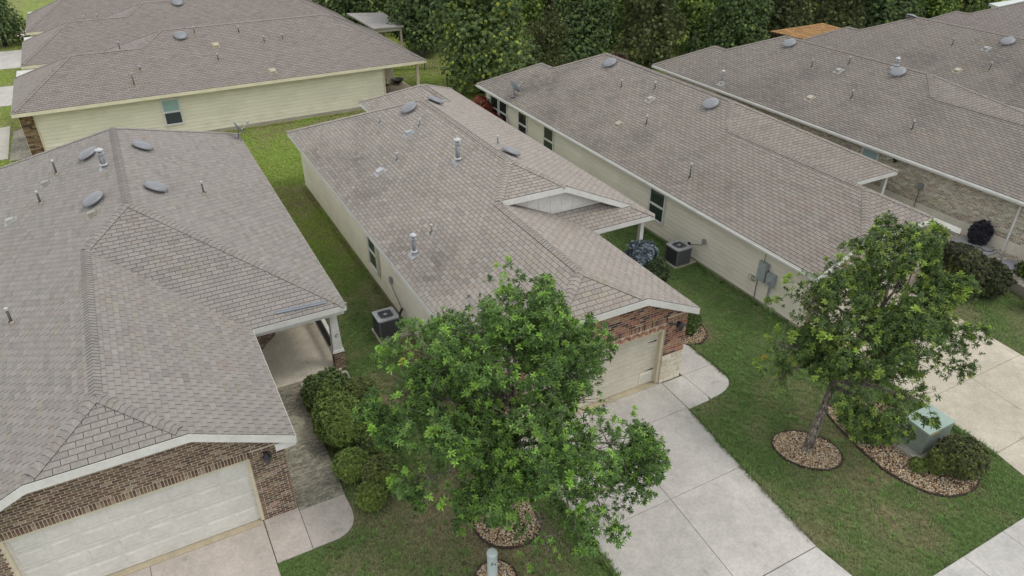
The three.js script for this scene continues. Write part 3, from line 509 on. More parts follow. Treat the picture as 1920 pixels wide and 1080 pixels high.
  const AF = faceFrame(P, A, d, n2); faceBox(aw, AF, 0, L2, -0.2, 0, 0, 2.5); const awm = aw.build('entry_wall', M.mortar, P.g); bricks(P, awm, A, d, n2, runBond(R, 0, L2, 0.1, 2.45, () => true), brownPal, 120);
  const rail = thing('porch_railing', 'white top rail with dark metal balusters along the tan porch floor', 'railing');
  new G().beam([-2.36, 0.92, -5.9], [-2.36, 0.92, -9.3], 0.11, 0.12).build('top_rail', M.fascia, rail);
  new G().beam([-2.36, 0.16, -5.9], [-2.36, 0.16, -9.3], 0.04, 0.04).build('bottom_rail', M.dark, rail);
  for (let v = 6.0; v < 9.3; v += 0.1) new G().box(-2.37, 0.1, -v - 0.011, -2.35, 0.8, -v + 0.011).build('baluster', M.dark, rail);
  new G().box(-2.39, 0.1, -9.36, -2.33, 0.9, -9.3).build('post', M.fascia, rail);
  // loose strip of gutter lying on the porch roof
  const gt = thing('gutter_strip', 'loose pale metal gutter strip lying on the porch roof edge', 'gutter');
  const g0 = P.X(7.9, 5.05, planL.H(7.9, 5.05) + 0.045), g1 = P.X(9.35, 4.98, planL.H(9.35, 4.98) + 0.045); new G().beam([g0[0] - 11.937, g0[1], g0[2] - 0.23], [g1[0] - 11.937, g1[1], g1[2] - 0.23], 0.08, 0.03, [0.30, 0.32, 0.37]).build('strip', M.metal, gt); new G().beam([g0[0] - 11.937, g0[1] + 0.035, g0[2] - 0.27], [g1[0] - 11.937, g1[1] + 0.035, g1[2] - 0.27], 0.012, 0.05, [0.42, 0.44, 0.5]).build('lip', M.metal, gt);
  const lo = (u, v) => [u + ou, v + ov];
  dome(P, ...lo(-7.94, 16.1), EL); dome(P, ...lo(-7.9, 11.6), EL); dome(P, ...lo(-6.2, 15.9), ER); dome(P, ...lo(-6.15, 11.7), ER);
  pipe(P, ...lo(-7.5, 14.1), EL, 0.62, 0.085, true); pipe(P, ...lo(-9.14, 16.3), EL, 0.42, 0.035, false, true); pipe(P, ...lo(-9.7, 14.4), EL, 0.36, 0.035, false, true); pipe(P, ...lo(-10.34, 7.1), EL, 0.36, 0.035, false, true); pipe(P, ...lo(-4.71, 12.2), ER, 0.36, 0.03, false, true);
  boxVent(P, ...lo(-8.0, 10.75), EL, [0.33, 0.30, 0.24], true); boxVent(P, ...lo(-9.5, 16.0), EL, [0.33, 0.32, 0.3], true); boxVent(P, ...lo(-10.7, 14.5), EL, [0.42, 0.42, 0.4], true);
}
// --- middle house with red brick and cream stone garage front
const planA = (() => {
  const he = 2.707, Wg = 7.003, Wm = 9.736, hc = 3.618, sc = 0.611, hr = he + S * Wg / 2, hR = he + S * Wm / 2, uc = (hc - he) / S, va = (hr - hc) / sc, vm = 6.13, hM = 4.36, vM = 7.83, vB = 15.71, vb = 20.88, vp = 5.6, uM = (hM - he) / S, sM = (hR - hM) / (vM - vm), sP = 0.6, b0 = 4.46, b1 = Wm, bv = 23.8, br = (bv - 21.2), bm = (b0 + b1) / 2, vg = 6.5;
  const pL = planeL(he, 0), pRw = planeR(he, Wg), pRm = planeR(he, Wm), pC = planeF(hc, 0, sc), pM = planeF(hM, vm, sM), pP = planeF(he, vp, sP), pBk = planeB(he, vb, (hR - he) / (vb - vB)), pLb = planeL(he, b0), pBb = planeB(he, bv, S * (b1 - b0) / 2 / br), hip = (u) => vb - (u <= Wm / 2 ? u : Wm - u) / (Wm / 2) * (vb - vB);
  const inB = (u, v, a, b, c, d) => u > a - 0.05 && u < b + 0.05 && v > c - 0.03 && v < d + 0.05;
  const pieces = [(u, v) => inB(u, v, 0, Wg, 0, vg + 0.1) ? Math.min(pL.f(u), pRw.f(u), pC.f(u, v)) : -9,
    (u, v) => inB(u, v, 0, Wm, vm, vb) ? Math.min(pL.f(u), pRm.f(u), pM.f(u, v), pBk.f(u, v)) : -9,
    (u, v) => inB(u, v, 5.6, Wm, vp, vm) ? Math.min(pRm.f(u), pP.f(u, v)) : -9,
    (u, v) => inB(u, v, b0, b1, vB, bv) ? Math.min(pLb.f(u), pRm.f(u), pBb.f(u, v)) : -9];
  const rE = Wm - sP * (vm - vp) / S;
  const faces = [
    { p: pL, parts: [[[0, 0], [uc, 0], [Wg / 2, va], [Wg / 2, vm], [0, vm]], [[0, vm], [uM, vm], [Wm / 2, vM], [Wm / 2, vB], [0, vb]]] },
    { p: pRw, parts: [[[Wg, 0], [Wg - uc, 0], [Wg / 2, va], [Wg / 2, vg], [Wg, vg]]] , filter: false, porch: true },
    { p: pRm, parts: [[[Wm, vp], [rE, vm], [Wm, vm]], [[Wm, vm], [Wm - uM, vm], [Wm / 2, vM], [Wm / 2, vB], [Wm, vb]], [[Wm, vb], [bm, hip(bm)], [bm, bv - br], [Wm, bv]]] },
    { p: pC, parts: [[[uc, 0], [Wg - uc, 0], [Wg / 2, va]]] },
    { p: pM, parts: [[[uM, vm], [Wm - uM, vm], [Wm / 2, vM]]] },
    { p: pP, parts: [[[Wg - (sP * (vg - vp)) / S - 0.05, vg], [Wg + 0.0, vp], [Wm, vp], [Wm - sP * (vg - vp) / S, vg]]] },
    { p: pBk, parts: [[[0, vb], [Wm / 2, vB], [Wm, vb]]], back: true },
    { p: pLb, parts: [[[b0, hip(b0) - 0.2], [bm, hip(bm) - 0.6], [bm, bv - br], [b0, bv]]], filter: true }, { p: pBb, parts: [[[b0, bv], [bm, bv - br], [b1, bv]]], back: true }];
  const caps = [[[uc, 0], [Wg / 2, va]], [[Wg - uc, 0], [Wg / 2, va]], [[Wg / 2, va], [Wg / 2, vm]], [[uM, vm], [Wm / 2, vM]], [[Wm - uM, vm], [Wm / 2, vM]], [[Wm / 2, vM], [Wm / 2, vB]], [[0, vb], [Wm / 2, vB]], [[bm, hip(bm)], [Wm / 2, vB]], [[bm, hip(bm)], [bm, bv - br]], [[b0, bv], [bm, bv - br]], [[b1, bv], [bm, bv - br]], [[Wm, vp], [rE, vm]]];
  const eaves = [[[0, 0], [0, vb]], [[Wg, 0], [Wg, vp]], [[Wg, vp], [Wm, vp]], [[Wm, vp], [Wm, bv]], [[0, vb], [b0, vb]], [[b0, vb], [b0, bv]], [[b0, bv], [b1, bv]]];
  const rakes = [[[0, 0, he], [uc, 0, hc]], [[uc, 0, hc], [Wg - uc, 0, hc]], [[Wg - uc, 0, hc], [Wg, 0, he]]], rakes2 = [[[uM, vm, hM], [Wm - uM, vm, hM]], [[Wm - uM, vm, hM], [rE, vm, he + S * (Wm - rE)]]];
  return { he, Wg, Wm, hc, hr, hR, uc, va, vm, hM, vg, vp, pieces, faces, caps, eaves, rakes, rakes2, H: (u, v) => Math.max(...pieces.map((q) => q(u, v))) };
})();
BL = 0.236; BH = 0.066;
const HA = mkHouse(planA, { label: 'middle house with red brick garage front behind the big front tree', pos: [0, 0], seed: 23, tone: [0.378, 0.342, 0.306], stain: stainOf(7, [[1.2, 16.5, 3.2, 0.9], [0.9, 11, 2.6, 0.8], [1.8, 19, 2.5, 0.8], [1.0, 5, 1.6, 0.9], [0.6, 7.5, 1.5, 0.7], [2.5, 14.5, 2.2, 0.5]], 0.42), single: 300 });
{
  const P = HA, pl = planA, he = pl.he, R = P.R;
  wallBox(P, 0.44, 0.56, 6.84, 8.6, he - 0.19, M.board, 'wall'); const main = wallBox(P, 0.41, 8.4, 9.4, 20.5, he - 0.19, M.board, 'wall'); wallBox(P, 4.8, 20.4, 9.4, 21.4, he - 0.19, M.board, 'wall');
  const sq = new G(); for (const [a, b, c, d] of [[0, 0.6, 7, 8.4], [0, 8.4, 9.73, 20.88], [4.46, 20.88, 9.73, 23.8], [7, 5.6, 9.73, 8.4]]) sq.poly([[a, b], [c, b], [c, d], [a, d]].map(([u, v]) => P.X(u, v, he - 0.185))); sq.build('soffit', M.soffit, P.g);
  const lw = new G(); faceBox(lw, faceFrame(P, [0.41, 0], [0, 1], [-1, 0]), 0.35, 20.5, 0, 0.002, 0, 2.52); const leftW = lw.build('side_wall', M.lapShade, P.g);
  { const q = new G(); faceBox(q, faceFrame(P, [0.405, 0], [0, 1], [-1, 0]), 0.35, 20.5, 0, 0.03, -0.05, 0.13); q.build('foundation', std({ map: concreteTex, color: rgb(0.42, 0.38, 0.27) }), P.g); }
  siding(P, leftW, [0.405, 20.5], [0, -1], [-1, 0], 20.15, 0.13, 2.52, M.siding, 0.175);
  windowOn(P, [0.375, 10.55], [0, -1], [-1, 0], 0.84, 0.72, 2.0, M.glass, M.glass);
  { const q = new G(); faceBox(q, faceFrame(P, [0.375, 9.55], [0, -1], [-1, 0]), 0, 0.09, 0, 0.03, 0.6, 2.12); faceBox(q, faceFrame(P, [0.375, 10.74], [0, -1], [-1, 0]), 0, 0.09, 0, 0.03, 0.6, 2.12); q.build('window_trim', M.trimCream, P.g); }
  // front: piers, lintel, gable
  const fv = 0.28, prof = (u) => Math.min(he + S * u, pl.hc, he + S * (pl.Wg - u)) - 0.03, fw = new G(), pr = (a) => fw.prism(a.map(([u, h]) => P.X(u, fv + 0.08, h)), a.map(([u, h]) => P.X(u, fv, h)));
  faceBox(fw, faceFrame(P, [0.42, 0.36], [1, 0], [0, 1]), 0, 0.88, 0, 0.21, 0, 2.5); faceBox(fw, faceFrame(P, [6.06, 0.36], [1, 0], [0, 1]), 0, 0.79, 0, 0.21, 0, 2.5); pr([[0.42, 0], [1.30, 0], [1.30, 2.08], [0.42, 2.08]]); pr([[6.06, 0], [6.86, 0], [6.86, 2.08], [6.06, 2.08]]); pr([[0.42, 2.08], [6.86, 2.08], [6.86, prof(6.86)], [pl.Wg - pl.uc, pl.hc - 0.03], [pl.uc, pl.hc - 0.03], [0.42, prof(0.42)]]);
  const front = fw.build('front_wall', M.mortarPale, P.g);
  const ok = (a, b, h0, h1) => (h0 > 1.06) && !(b > 1.30 && a < 6.06 && h0 < 2.52) && prof((a + b) / 2) - 0.24 > h1, up1 = 2.524, bl = [...runBond(R, 0.42, 1.29, 1.1, up1 - 0.01, ok), ...runBond(R, 6.07, 6.86, 1.1, up1 - 0.01, ok), ...runBond(R, 0.42, 6.86, up1, 3.6, ok)];
  for (let s = 1.31; s < 6.05; s += 0.0675) bl.push([s, s + 0.057, 2.315, 2.51, 1]);
  for (let s = 5.1; s < 6.8; s += 0.0675) { const t = prof(s + 0.03) - 0.225; if (t > 2.5) bl.push([s, s + 0.057, t + 0.005, t + 0.2, 1]); }
  for (let s = 0.5; s < 1.95; s += 0.0675) { const t = prof(s + 0.03) - 0.225; if (t > 2.5) bl.push([s, s + 0.057, t + 0.005, t + 0.2, 1]); }
  bricks(P, front, [0, fv], [1, 0], [0, -1], bl, redPal, 300);
  // zigzag band over the door
  { let k = 0; for (let s = 1.36; s < 6.02; s += 0.075, k++) { const ca = redPal[[0, 1, 6, 5, 7][k % 5]], q = new G(), sg = k % 4 < 2 ? 1 : -1, c = [s + 0.03, 2.195], hw = 0.03, hl = 0.098, th = sg * 0.78, co = Math.cos(th), si = Math.sin(th), pt = (x, y) => [c[0] + x * co - y * si, c[1] + x * si + y * co]; const cs = [[-hw, -hl], [hw, -hl], [hw, hl], [-hw, hl]].map(([x, y]) => pt(x, y)); q.prism(cs.map(([u, h]) => P.X(u, fv + 0.01, h)), cs.map(([u, h]) => P.X(u, fv - 0.006 - 0.002 * (k % 3), h)), ca.map((x) => x * 1.12)); q.build('brick', M.brick, front); } }
  // cream stone on both piers
  const stones = []; for (const [a, b] of [[0.42, 1.30], [6.06, 6.86]]) { let h = 0.06; while (h < 1.02) { const hh = Math.min(1.05 - h, 0.075 + 0.06 * R()); let s = a; while (s < b - 0.02) { let e = Math.min(b, s + 0.16 + 0.24 * R()); if (b - e < 0.07) e = b; stones.push([s + 0.003, e - 0.003, h + 0.003, h + hh - 0.003]); s = e; } h += hh; } }
  bricks(P, front, [0, fv - 0.012], [1, 0], [0, -1], stones, stonePal, 300, M.stone);
  const rw = new G(); faceBox(rw, faceFrame(P, [6.84, 0], [0, 1], [1, 0]), 0.3, 8.4, 0, 0.02, 0, 2.52); const rwm = rw.build('side_wall', M.mortarPale, P.g); bricks(P, rwm, [6.865, 0], [0, 1], [1, 0], runBond(R, 0.3, 8.4, 1.1, 2.45, () => true), redPal, 0); 
  for (const [a, b] of [[0, 0.42], [6.86, 7.0]]) { const q = new G(); faceBox(q, faceFrame(P, [0, 0], [1, 0], [0, -1]), a, b, -0.5, -0.02, he - 0.17, he - 0.02); q.build('eave_return', M.fascia, P.g); }
  const F = faceFrame(P, [1.30, 0.47], [1, 0], [0, -1]), door = new THREE.Group(); door.name = 'garage_door'; P.g.add(door);
  const dc = new G(); faceBox(dc, F, 0, 4.76, -0.03, 0, 0.05, 2.08); dc.build('door_core', M.doorCream, door);
  for (let r = 0; r < 4; r++) { const h0 = 0.055 + r * 0.505, q = new G(); for (let k = 0; k < 3; k++) faceBox(q, F, 0.09, 4.67, 0.0, 0.012, h0 + 0.003 + k * 0.166, h0 + 0.163 + k * 0.166); q.build('door_section', M.doorCream, door); }
  for (const h of [0.57, 1.63]) for (const [s0, s1, tip] of [[4.3, 4.62, 1], [0.14, 0.46, -1]]) { const q = new G(); const a = tip > 0 ? [s0, s1] : [s1, s0]; q.prism([F(a[0], 0.012, h - 0.004), F(a[1], 0.012, h - 0.022), F(a[1], 0.012, h + 0.022), F(a[0], 0.012, h + 0.004)], [F(a[0], 0.024, h - 0.004), F(a[1], 0.024, h - 0.022), F(a[1], 0.024, h + 0.022), F(a[0], 0.024, h + 0.004)]); q.build('strap_hinge', M.dark, door); }
  { const q = new G(); faceBox(q, F, 4.13, 4.57, 0.013, 0.026, 0.13, 0.52, [1.25, 1.28, 1.3]); const v = q.build('door_vent', M.doorCream, door); for (let k = 0; k < 8; k++) { const s = new G(); s.prism([F(4.18, 0.027, 0.17 + k * 0.039), F(4.52, 0.027, 0.17 + k * 0.039), F(4.52, 0.027, 0.19 + k * 0.039), F(4.18, 0.027, 0.19 + k * 0.039)], [F(4.18, 0.042, 0.168 + k * 0.039), F(4.52, 0.042, 0.168 + k * 0.039), F(4.52, 0.03, 0.188 + k * 0.039), F(4.18, 0.03, 0.188 + k * 0.039)], [0.9, 0.93, 0.97]); s.build('louvre', M.doorCream, v); } }
  for (const [s0, s1, h0, h1] of [[0, 0.09, 0.05, 2.08], [4.67, 4.76, 0.05, 2.08], [0.09, 4.67, 2.02, 2.08]]) { const q = new G(); faceBox(q, F, s0, s1, 0.0, 0.16, h0, h1); q.build('jamb', M.trimCream, door); }
  // boarded gable above the porch roof
  const gb = new G(), gp = [[3.9, 4.15], [5.81, 3.24], [8.1, 3.24], [8.3, 3.35], [pl.Wm - (pl.hM - he) / S, pl.hM - 0.02], [(pl.hM - he) / S, pl.hM - 0.02]]; gb.prism(gp.map(([u, h]) => P.X(u, pl.vg + 0.1, h)), gp.map(([u, h]) => P.X(u, pl.vg, h))); const gable = gb.build('gable_wall', M.board, P.g);
  for (let k = 0; k < 9; k++) { const a = 3.95 + k * 0.46 + 0.2, lo = a < 5.81 ? 4.15 - (a - 3.9) * 0.476 : 3.24, hi = Math.min(pl.hM - 0.03, he + S * (pl.Wm - a) - 0.1); if (hi - lo < 0.12) continue; const q = new G(); faceBox(q, faceFrame(P, [0, pl.vg], [1, 0], [0, -1]), a - 0.22, a + 0.22, 0, 0.014, Math.max(lo, a + 0.22 < 5.81 ? 4.15 - (a + 0.22 - 3.9) * 0.476 : 3.24), hi); q.build('board', M.board, gable); }
  { const q = new G(); q.beam(P.X(5.78, pl.vg - 0.02, 3.36), P.X(8.25, pl.vg - 0.02, 3.36), 0.03, 0.11); q.build('gable_trim', M.fascia, P.g); }
  { const q = new G(); q.prism([[9.28, 5.78], [9.44, 5.78], [9.44, 5.94], [9.28, 5.94]].map(([u, v]) => P.X(u, v, 0)), [[9.28, 5.78], [9.44, 5.78], [9.44, 5.94], [9.28, 5.94]].map(([u, v]) => P.X(u, v, 2.52))); q.build('porch_post', M.fascia, P.g); }
  for (const [u, v, e] of [[4.2, 15.5, EL], [5.55, 15.95, ER], [5.5, 8.95, ER]]) dome(P, u, v, e);
  pipe(P, 3.77, 9.72, EL, 0.80, 0.085, true); pipe(P, 0.66, 6.42, EL, 0.68, 0.06, true); for (const [u, v] of [[3.0, 15.95], [3.9, 13.65], [2.37, 12.3], [1.45, 6.8]]) pipe(P, u, v, EL, 0.34, 0.03); pipe(P, 5.6, 10.1, ER, 0.36, 0.03);
  boxVent(P, 3.45, 13.7, EL, [0.40, 0.41, 0.43], true); boxVent(P, 1.67, 12.35, EL, [0.5, 0.5, 0.52]);
}
BL = 0.194; BH = 0.057;
// --- right-hand neighbour (cream siding, white gutter)
function gutter(P, v0, v1) { const q = new G(P.mirror), h = P.plan.he, X = P.X, w = 0.11; const pr = [[-0.02, h - 0.13], [-w, h - 0.115], [-w - 0.015, h - 0.03], [-w, h - 0.028], [-w + 0.006, h - 0.10], [-0.03, h - 0.115]]; q.prism(pr.map(([u, y]) => X(u, v0, y)), pr.map(([u, y]) => X(u, v1, y))); q.build('gutter', M.fascia, P.g); }
const planC = planOf({ he: 2.433, Wg: 7.381, Wm: 10.165, hc: 3.321, sc: 0.494, vp: 4.705, vM: 9.89, vB: 19.39, vb: 24.05, bump: { w: 5.92, v1: 24.94, run: 2.37 } });
const HC = mkHouse(planC, { label: 'cream sided house with white gutter and grey electric boxes on its long wall', pos: [11.84, -0.11], seed: 37, tone: [0.312, 0.279, 0.248], stain: stainOf(9, [[1.5, 20, 4.5, 0.9], [1.5, 14, 3.5, 0.8], [3.5, 17, 3, 0.5], [1.2, 8, 2.5, 0.6]], 0.36), single: 300 });
{
  const P = HC, pl = planC, he = pl.he, v0 = 0.11, R = P.R;
  wallBox(P, 0.42, 0.58, 6.95, 9, he - 0.19, M.siding); wallBox(P, 0.42, 8.8, 9.75, 23.6, he - 0.19, M.siding); wallBox(P, 0.42, 23.5, 5.5, 24.5, he - 0.19, M.siding);
  const sq = new G(); for (const [a, b, c, d] of [[0, 0.6, 7.38, 9], [0, 9, 10.16, 24.05], [0, 24.05, 5.92, 24.94], [7.38, 4.7, 10.16, 9]]) sq.poly([[a, b], [c, b], [c, d], [a, d]].map(([u, v]) => P.X(u, v, he - 0.185))); sq.build('soffit', M.soffit, P.g);
  const lw = new G(); faceBox(lw, faceFrame(P, [0.41, 0], [0, 1], [-1, 0]), 0.45, 24.5, 0, 0.002, 0, 2.24); const w = lw.build('side_wall', M.lapShade, P.g);
  { const q = new G(); faceBox(q, faceFrame(P, [0.405, 0], [0, 1], [-1, 0]), 0.45, 24.5, 0, 0.028, -0.05, 0.12); q.build('foundation', std({ map: concreteTex, color: rgb(0.42, 0.38, 0.30) }), P.g); }
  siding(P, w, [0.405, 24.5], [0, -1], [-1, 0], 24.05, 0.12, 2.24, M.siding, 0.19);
  for (const [v, ww, a, b] of [[8.87, 0.93, 0.74, 2.02], [17.7, 0.9, 0.72, 2.02], [20.42, 0.88, 0.72, 2.02], [22.66, 0.88, 0.72, 2.02], [23.72, 0.86, 0.72, 2.02]]) windowOn(P, [0.375, v + v0], [0, -1], [-1, 0], ww, a, b, M.glass, M.glass);
  gutter(P, 0.35, 24.9);
  const prof = (u) => Math.min(he + S * u, pl.hc, he + S * (pl.Wg - u)) - 0.03, fw = new G(), pr = (a) => fw.prism(a.map(([u, h]) => P.X(u, 0.47, h)), a.map(([u, h]) => P.X(u, 0.44, h)));
  pr([[0.42, 0], [1.2, 0], [1.2, 2.0], [0.42, 2.0]]); pr([[6.1, 0], [6.95, 0], [6.95, 2.0], [6.1, 2.0]]); pr([[0.42, 2.0], [6.95, 2.0], [6.95, prof(6.95)], [pl.Wg - pl.uc, pl.hc - 0.03], [pl.uc, pl.hc - 0.03], [0.42, prof(0.42)]]);
  const fr = fw.build('front_wall', M.mortarPale, P.g); bricks(P, fr, [0, 0.44], [1, 0], [0, -1], runBond(R, 0.42, 6.95, 0.02, 3.2, (a, b, h0, h1) => !(b > 1.2 && a < 6.1 && h0 < 2.0) && prof((a + b) / 2) - 0.2 > h1), tanPal, 0);
  const F = faceFrame(P, [1.2, 0.52], [1, 0], [0, -1]), door = new THREE.Group(); door.name = 'garage_door'; P.g.add(door); for (let r = 0; r < 4; r++) { const q = new G(); faceBox(q, F, 0, 4.9, -0.03, 0.01, 0.04 + r * 0.49, 0.525 + r * 0.49); q.build('door_section', M.doorCream, door); }
  { const q = new G(); q.prism([[9.7, 4.85], [9.86, 4.85], [9.86, 5.01], [9.7, 5.01]].map(([u, v]) => P.X(u, v, 0)), [[9.7, 4.85], [9.86, 4.85], [9.86, 5.01], [9.7, 5.01]].map(([u, v]) => P.X(u, v, 2.25))); q.build('porch_post', M.fascia, P.g); }
  const lo = (u, v) => [u - 11.84, v + 0.11];
  dome(P, ...lo(16.35, 18.1), EL); dome(P, ...lo(16.3, 10.35), EL); for (const [u, v, h] of [[15.3, 15.6, 0.34], [15.92, 13.8, 0.32], [14.08, 11.9, 0.36], [12.78, 7.3, 0.5]]) pipe(P, ...lo(u, v), EL, h, 0.03, false, true);
  boxVent(P, ...lo(15.4, 13.4), EL, [0.45, 0.43, 0.38], true); boxVent(P, ...lo(13.53, 13.2), EL, [0.42, 0.385, 0.31]);
}
// --- tan brick house and the two beyond it
const planD = planOf({ he: 2.73, Wg: 7.191, Wm: 9.853, hc: 3.693, sc: 0.548, vp: 3.887, vM: 8.91, vB: 17.93, vb: 23.1, bump: { w: 5.54, v1: 23.44, run: 2.25 } });
const HD = mkHouse(planD, { label: 'tan brick house with white gutter behind the cream sided neighbour', pos: [22.83, -0.85], seed: 51, tone: [0.282, 0.252, 0.225], stain: stainOf(3, [[2, 12, 4, 0.9], [2, 7, 3, 0.7], [1, 17, 3, 0.5], [3, 3, 3, 0.7]], 0.4), single: 300 });
{
  const P = HD, he = 2.73; wallBox(P, 0.42, -4, 6.9, 8.5, he - 0.19, M.mortar); wallBox(P, 0.42, 8.3, 9.45, 22.7, he - 0.19, M.mortar);
  const sq = new G(); for (const [a, b, c, d] of [[0, 0.6, 7.19, 9], [0, 9, 9.85, 23.1]]) sq.poly([[a, b], [c, b], [c, d], [a, d]].map(([u, v]) => P.X(u, v, he - 0.185))); sq.build('soffit', M.soffit, P.g);
  const lw = new G(); faceBox(lw, faceFrame(P, [0.41, 0], [0, 1], [-1, 0]), -4, 22.7, 0, 0.002, 0, 2.54); const w = lw.build('side_wall', M.mortarTan, P.g);
  bricks(P, w, [0.405, 0], [0, 1], [-1, 0], runBond(P.R, -2.5, 18, 0.9, 2.5, () => true), tanPal, 0);
  windowOn(P, [0.39, 8.14], [0, -1], [-1, 0], 0.8, 1.1, 2.36, M.glassReflection, M.glass); gutter(P, -3.9, 23.4);
  const q = new G(); const F = faceFrame(P, [0.405, 0.9], [0, 1], [-1, 0]); faceBox(q, F, -0.04, 0.04, 0.012, 0.07, 0.35, 2.55); q.build('downspout', M.fascia, P.g);
  const lo = (u, v) => [u - 22.83, v + 0.85];
  dome(P, ...lo(27.2, 16.2), EL); dome(P, ...lo(27.25, 9.3), EL); pipe(P, ...lo(27.6, 9.75), EL, 0.42, 0.07, true); pipe(P, ...lo(23.2, 16.9), EL, 0.7, 0.05, true); for (const [u, v] of [[26.05, 13.45], [26.9, 11.9], [24.9, 9.8], [24.3, 5.95]]) pipe(P, ...lo(u, v), EL, 0.36, 0.03, false, true);
  boxVent(P, ...lo(26.4, 12), EL, [0.42, 0.41, 0.38], true); boxVent(P, ...lo(24.2, 11.6), EL, [0.48, 0.44, 0.36]);
}
const HE = mkHouse(planD, { label: 'grey roofed house beyond the tan brick house, dome vent near frame edge', pos: [34.37, -0.85], seed: 61, tone: [0.282, 0.252, 0.225], stain: stainOf(4, [[2, 10, 4, 0.8], [2, 15, 3, 0.6]], 0.36), single: 0 });
{ const P = HE; wallBox(P, 0.42, 0.5, 6.9, 8.5, 2.54, M.mortar); wallBox(P, 0.42, 8.3, 9.45, 22.7, 2.54, M.mortar); const lo = (u, v) => [u - 34.37, v + 0.85]; dome(P, ...lo(38.7, 10.8), EL); boxVent(P, ...lo(35.77, 11.4), EL, [0.5, 0.46, 0.36]); boxVent(P, ...lo(37.9, 11.4), EL, [0.42, 0.42, 0.42], true); pipe(P, ...lo(36.34, 10), EL, 0.36, 0.03, false, true); pipe(P, ...lo(37.5, 13.2), EL, 0.36, 0.03, false, true); dome(P, ...lo(39.2, 17.4), ER); }
const HF = mkHouse(planD, { label: 'farthest grey roof at the upper frame corner', pos: [45.9, -0.85], seed: 67, tone: [0.29, 0.258, 0.24], single: 0 });
{ const P = HF; wallBox(P, 0.42, 0.5, 6.9, 8.5, 2.54, M.mortar); wallBox(P, 0.42, 8.3, 9.45, 22.7, 2.54, M.mortar); }
// --- rear houses, their long walls across the view
const planB = planOf({ he: 2.7, Wg: 7.5, Wm: 10.1, hc: 2.7, sc: 0.541, vp: 3.1, vM: 8.1, vB: 17.9, vb: 22.5 });
function rearHouse(label, u0, v0, seed, y, near) {
  const th = -Math.PI / 2 + 0.97 * D2R, dx = Math.cos(th), dz = -Math.sin(th), W = planB.Wm;
  const P = mkHouse(planB, { label, pos: [u0 - W * dx, v0 + W * dz], turn: th, mirror: true, seed, tone: [0.305, 0.272, 0.25], single: 0, fasciaMat: M.fasciaCream, y });
  wallBox(P, 0.62, 0.22, 9.6, 19.85, 2.51, M.sidingYellow); wallBox(P, 5.0, 19.8, 9.6, 22.1, 2.51, M.sidingYellow);
  const sq = new G(true); sq.poly([[0, 0], [10.1, 0], [10.1, 22.5], [0, 22.5]].map(([u, v]) => P.X(u, v, 2.515))); sq.build('soffit', M.soffit, P.g);
  if (!near) return P;
  const lw = new G(true); faceBox(lw, faceFrame(P, [0.615, 0], [0, 1], [-1, 0]), 0.2, 19.85, 0, 0.002, 0, 2.51); const w = lw.build('side_wall', M.lapShade, P.g);
  { const q = new G(true); faceBox(q, faceFrame(P, [0.61, 0], [0, 1], [-1, 0]), 0.2, 19.85, 0, 0.03, -0.05, 0.2); q.build('foundation', std({ map: concreteTex, color: rgb(0.45, 0.42, 0.36) }), P.g); }
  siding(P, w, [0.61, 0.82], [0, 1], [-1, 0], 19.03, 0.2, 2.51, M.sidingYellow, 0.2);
  siding(P, w, [5.0, 19.85], [0, 1], [-1, 0], 2.25, 0.1, 2.51, M.sidingYellow, 0.2);
  { const q = new G(true); faceBox(q, faceFrame(P, [0.6, 0], [0, 1], [-1, 0]), 19.75, 19.87, 0, 0.035, 0.1, 2.51); faceBox(q, faceFrame(P, [0.6, 0], [0, 1], [-1, 0]), 0.82, 0.9, 0, 0.035, 0.1, 2.51); q.build('corner_board', M.trimCream, P.g); }
  const st = []; let h = 0.02; while (h < 2.4) { const hh = 0.06 + 0.05 * P.R(); let s = 0.2; while (s < 0.8) { let e = Math.min(0.82, s + 0.1 + 0.22 * P.R()); if (0.82 - e < 0.06) e = 0.82; st.push([s + 0.003, e - 0.003, h + 0.003, h + hh - 0.003]); s = e; } h += hh; }
  bricks(P, w, [0.59, 0], [0, 1], [-1, 0], st, ledgePal, 300, M.stone);
  const fw = new G(true); faceBox(fw, faceFrame(P, [0.6, 0.2], [1, 0], [0, -1]), 0, 6.4, 0, 0.03, 0, 2.5); fw.build('front_wall', M.mortar, P.g);
  windowOn(P, [0.585, 6.9], [0, 1], [-1, 0], 0.87, 0.86, 2.24, M.glassReflection, M.screen);
  { const q = new G(true); q.prism([[0.5, 22.0], [0.66, 22.0], [0.66, 22.16], [0.5, 22.16]].map(([u, v]) => P.X(u, v, 0)), [[0.5, 22.0], [0.66, 22.0], [0.66, 22.16], [0.5, 22.16]].map(([u, v]) => P.X(u, v, 2.52))); q.build('porch_post', M.trimCream, P.g); }
  const at = (u, v) => [v - v0 - (u - u0) * 0.0169, u - u0];
  dome(P, ...at(-2.54, 34.3), EL); for (const [u, v, hh] of [[-5.7, 30.9, 0.5], [-5.18, 31.95, 0.2], [-1.04, 32.1, 0.3], [-1.72, 34.5, 0.3], [0.7, 34.2, 0.3], [1.89, 33.2, 0.28], [3.0, 33.3, 0.25], [-5.84, 34.0, 0.42]]) pipe(P, ...at(u, v), EL, hh, 0.03, false, true);
  boxVent(P, ...at(-0.86, 33.3), EL, [0.50, 0.44, 0.32]); boxVent(P, ...at(1.6, 30.75), EL, [0.50, 0.44, 0.32]); return P;
}
const HB = rearHouse('rear house with long pale yellow sided wall and one window', -11.54, 29.86, 71, 0, true);
const HB2 = rearHouse('grey roof of the house beyond the pale yellow sided one', -11.6, 41.7, 73, -0.33, false);
const HB3 = rearHouse('farthest rear grey roof at the top of the picture', -11.7, 53.4, 79, -0.5, false);
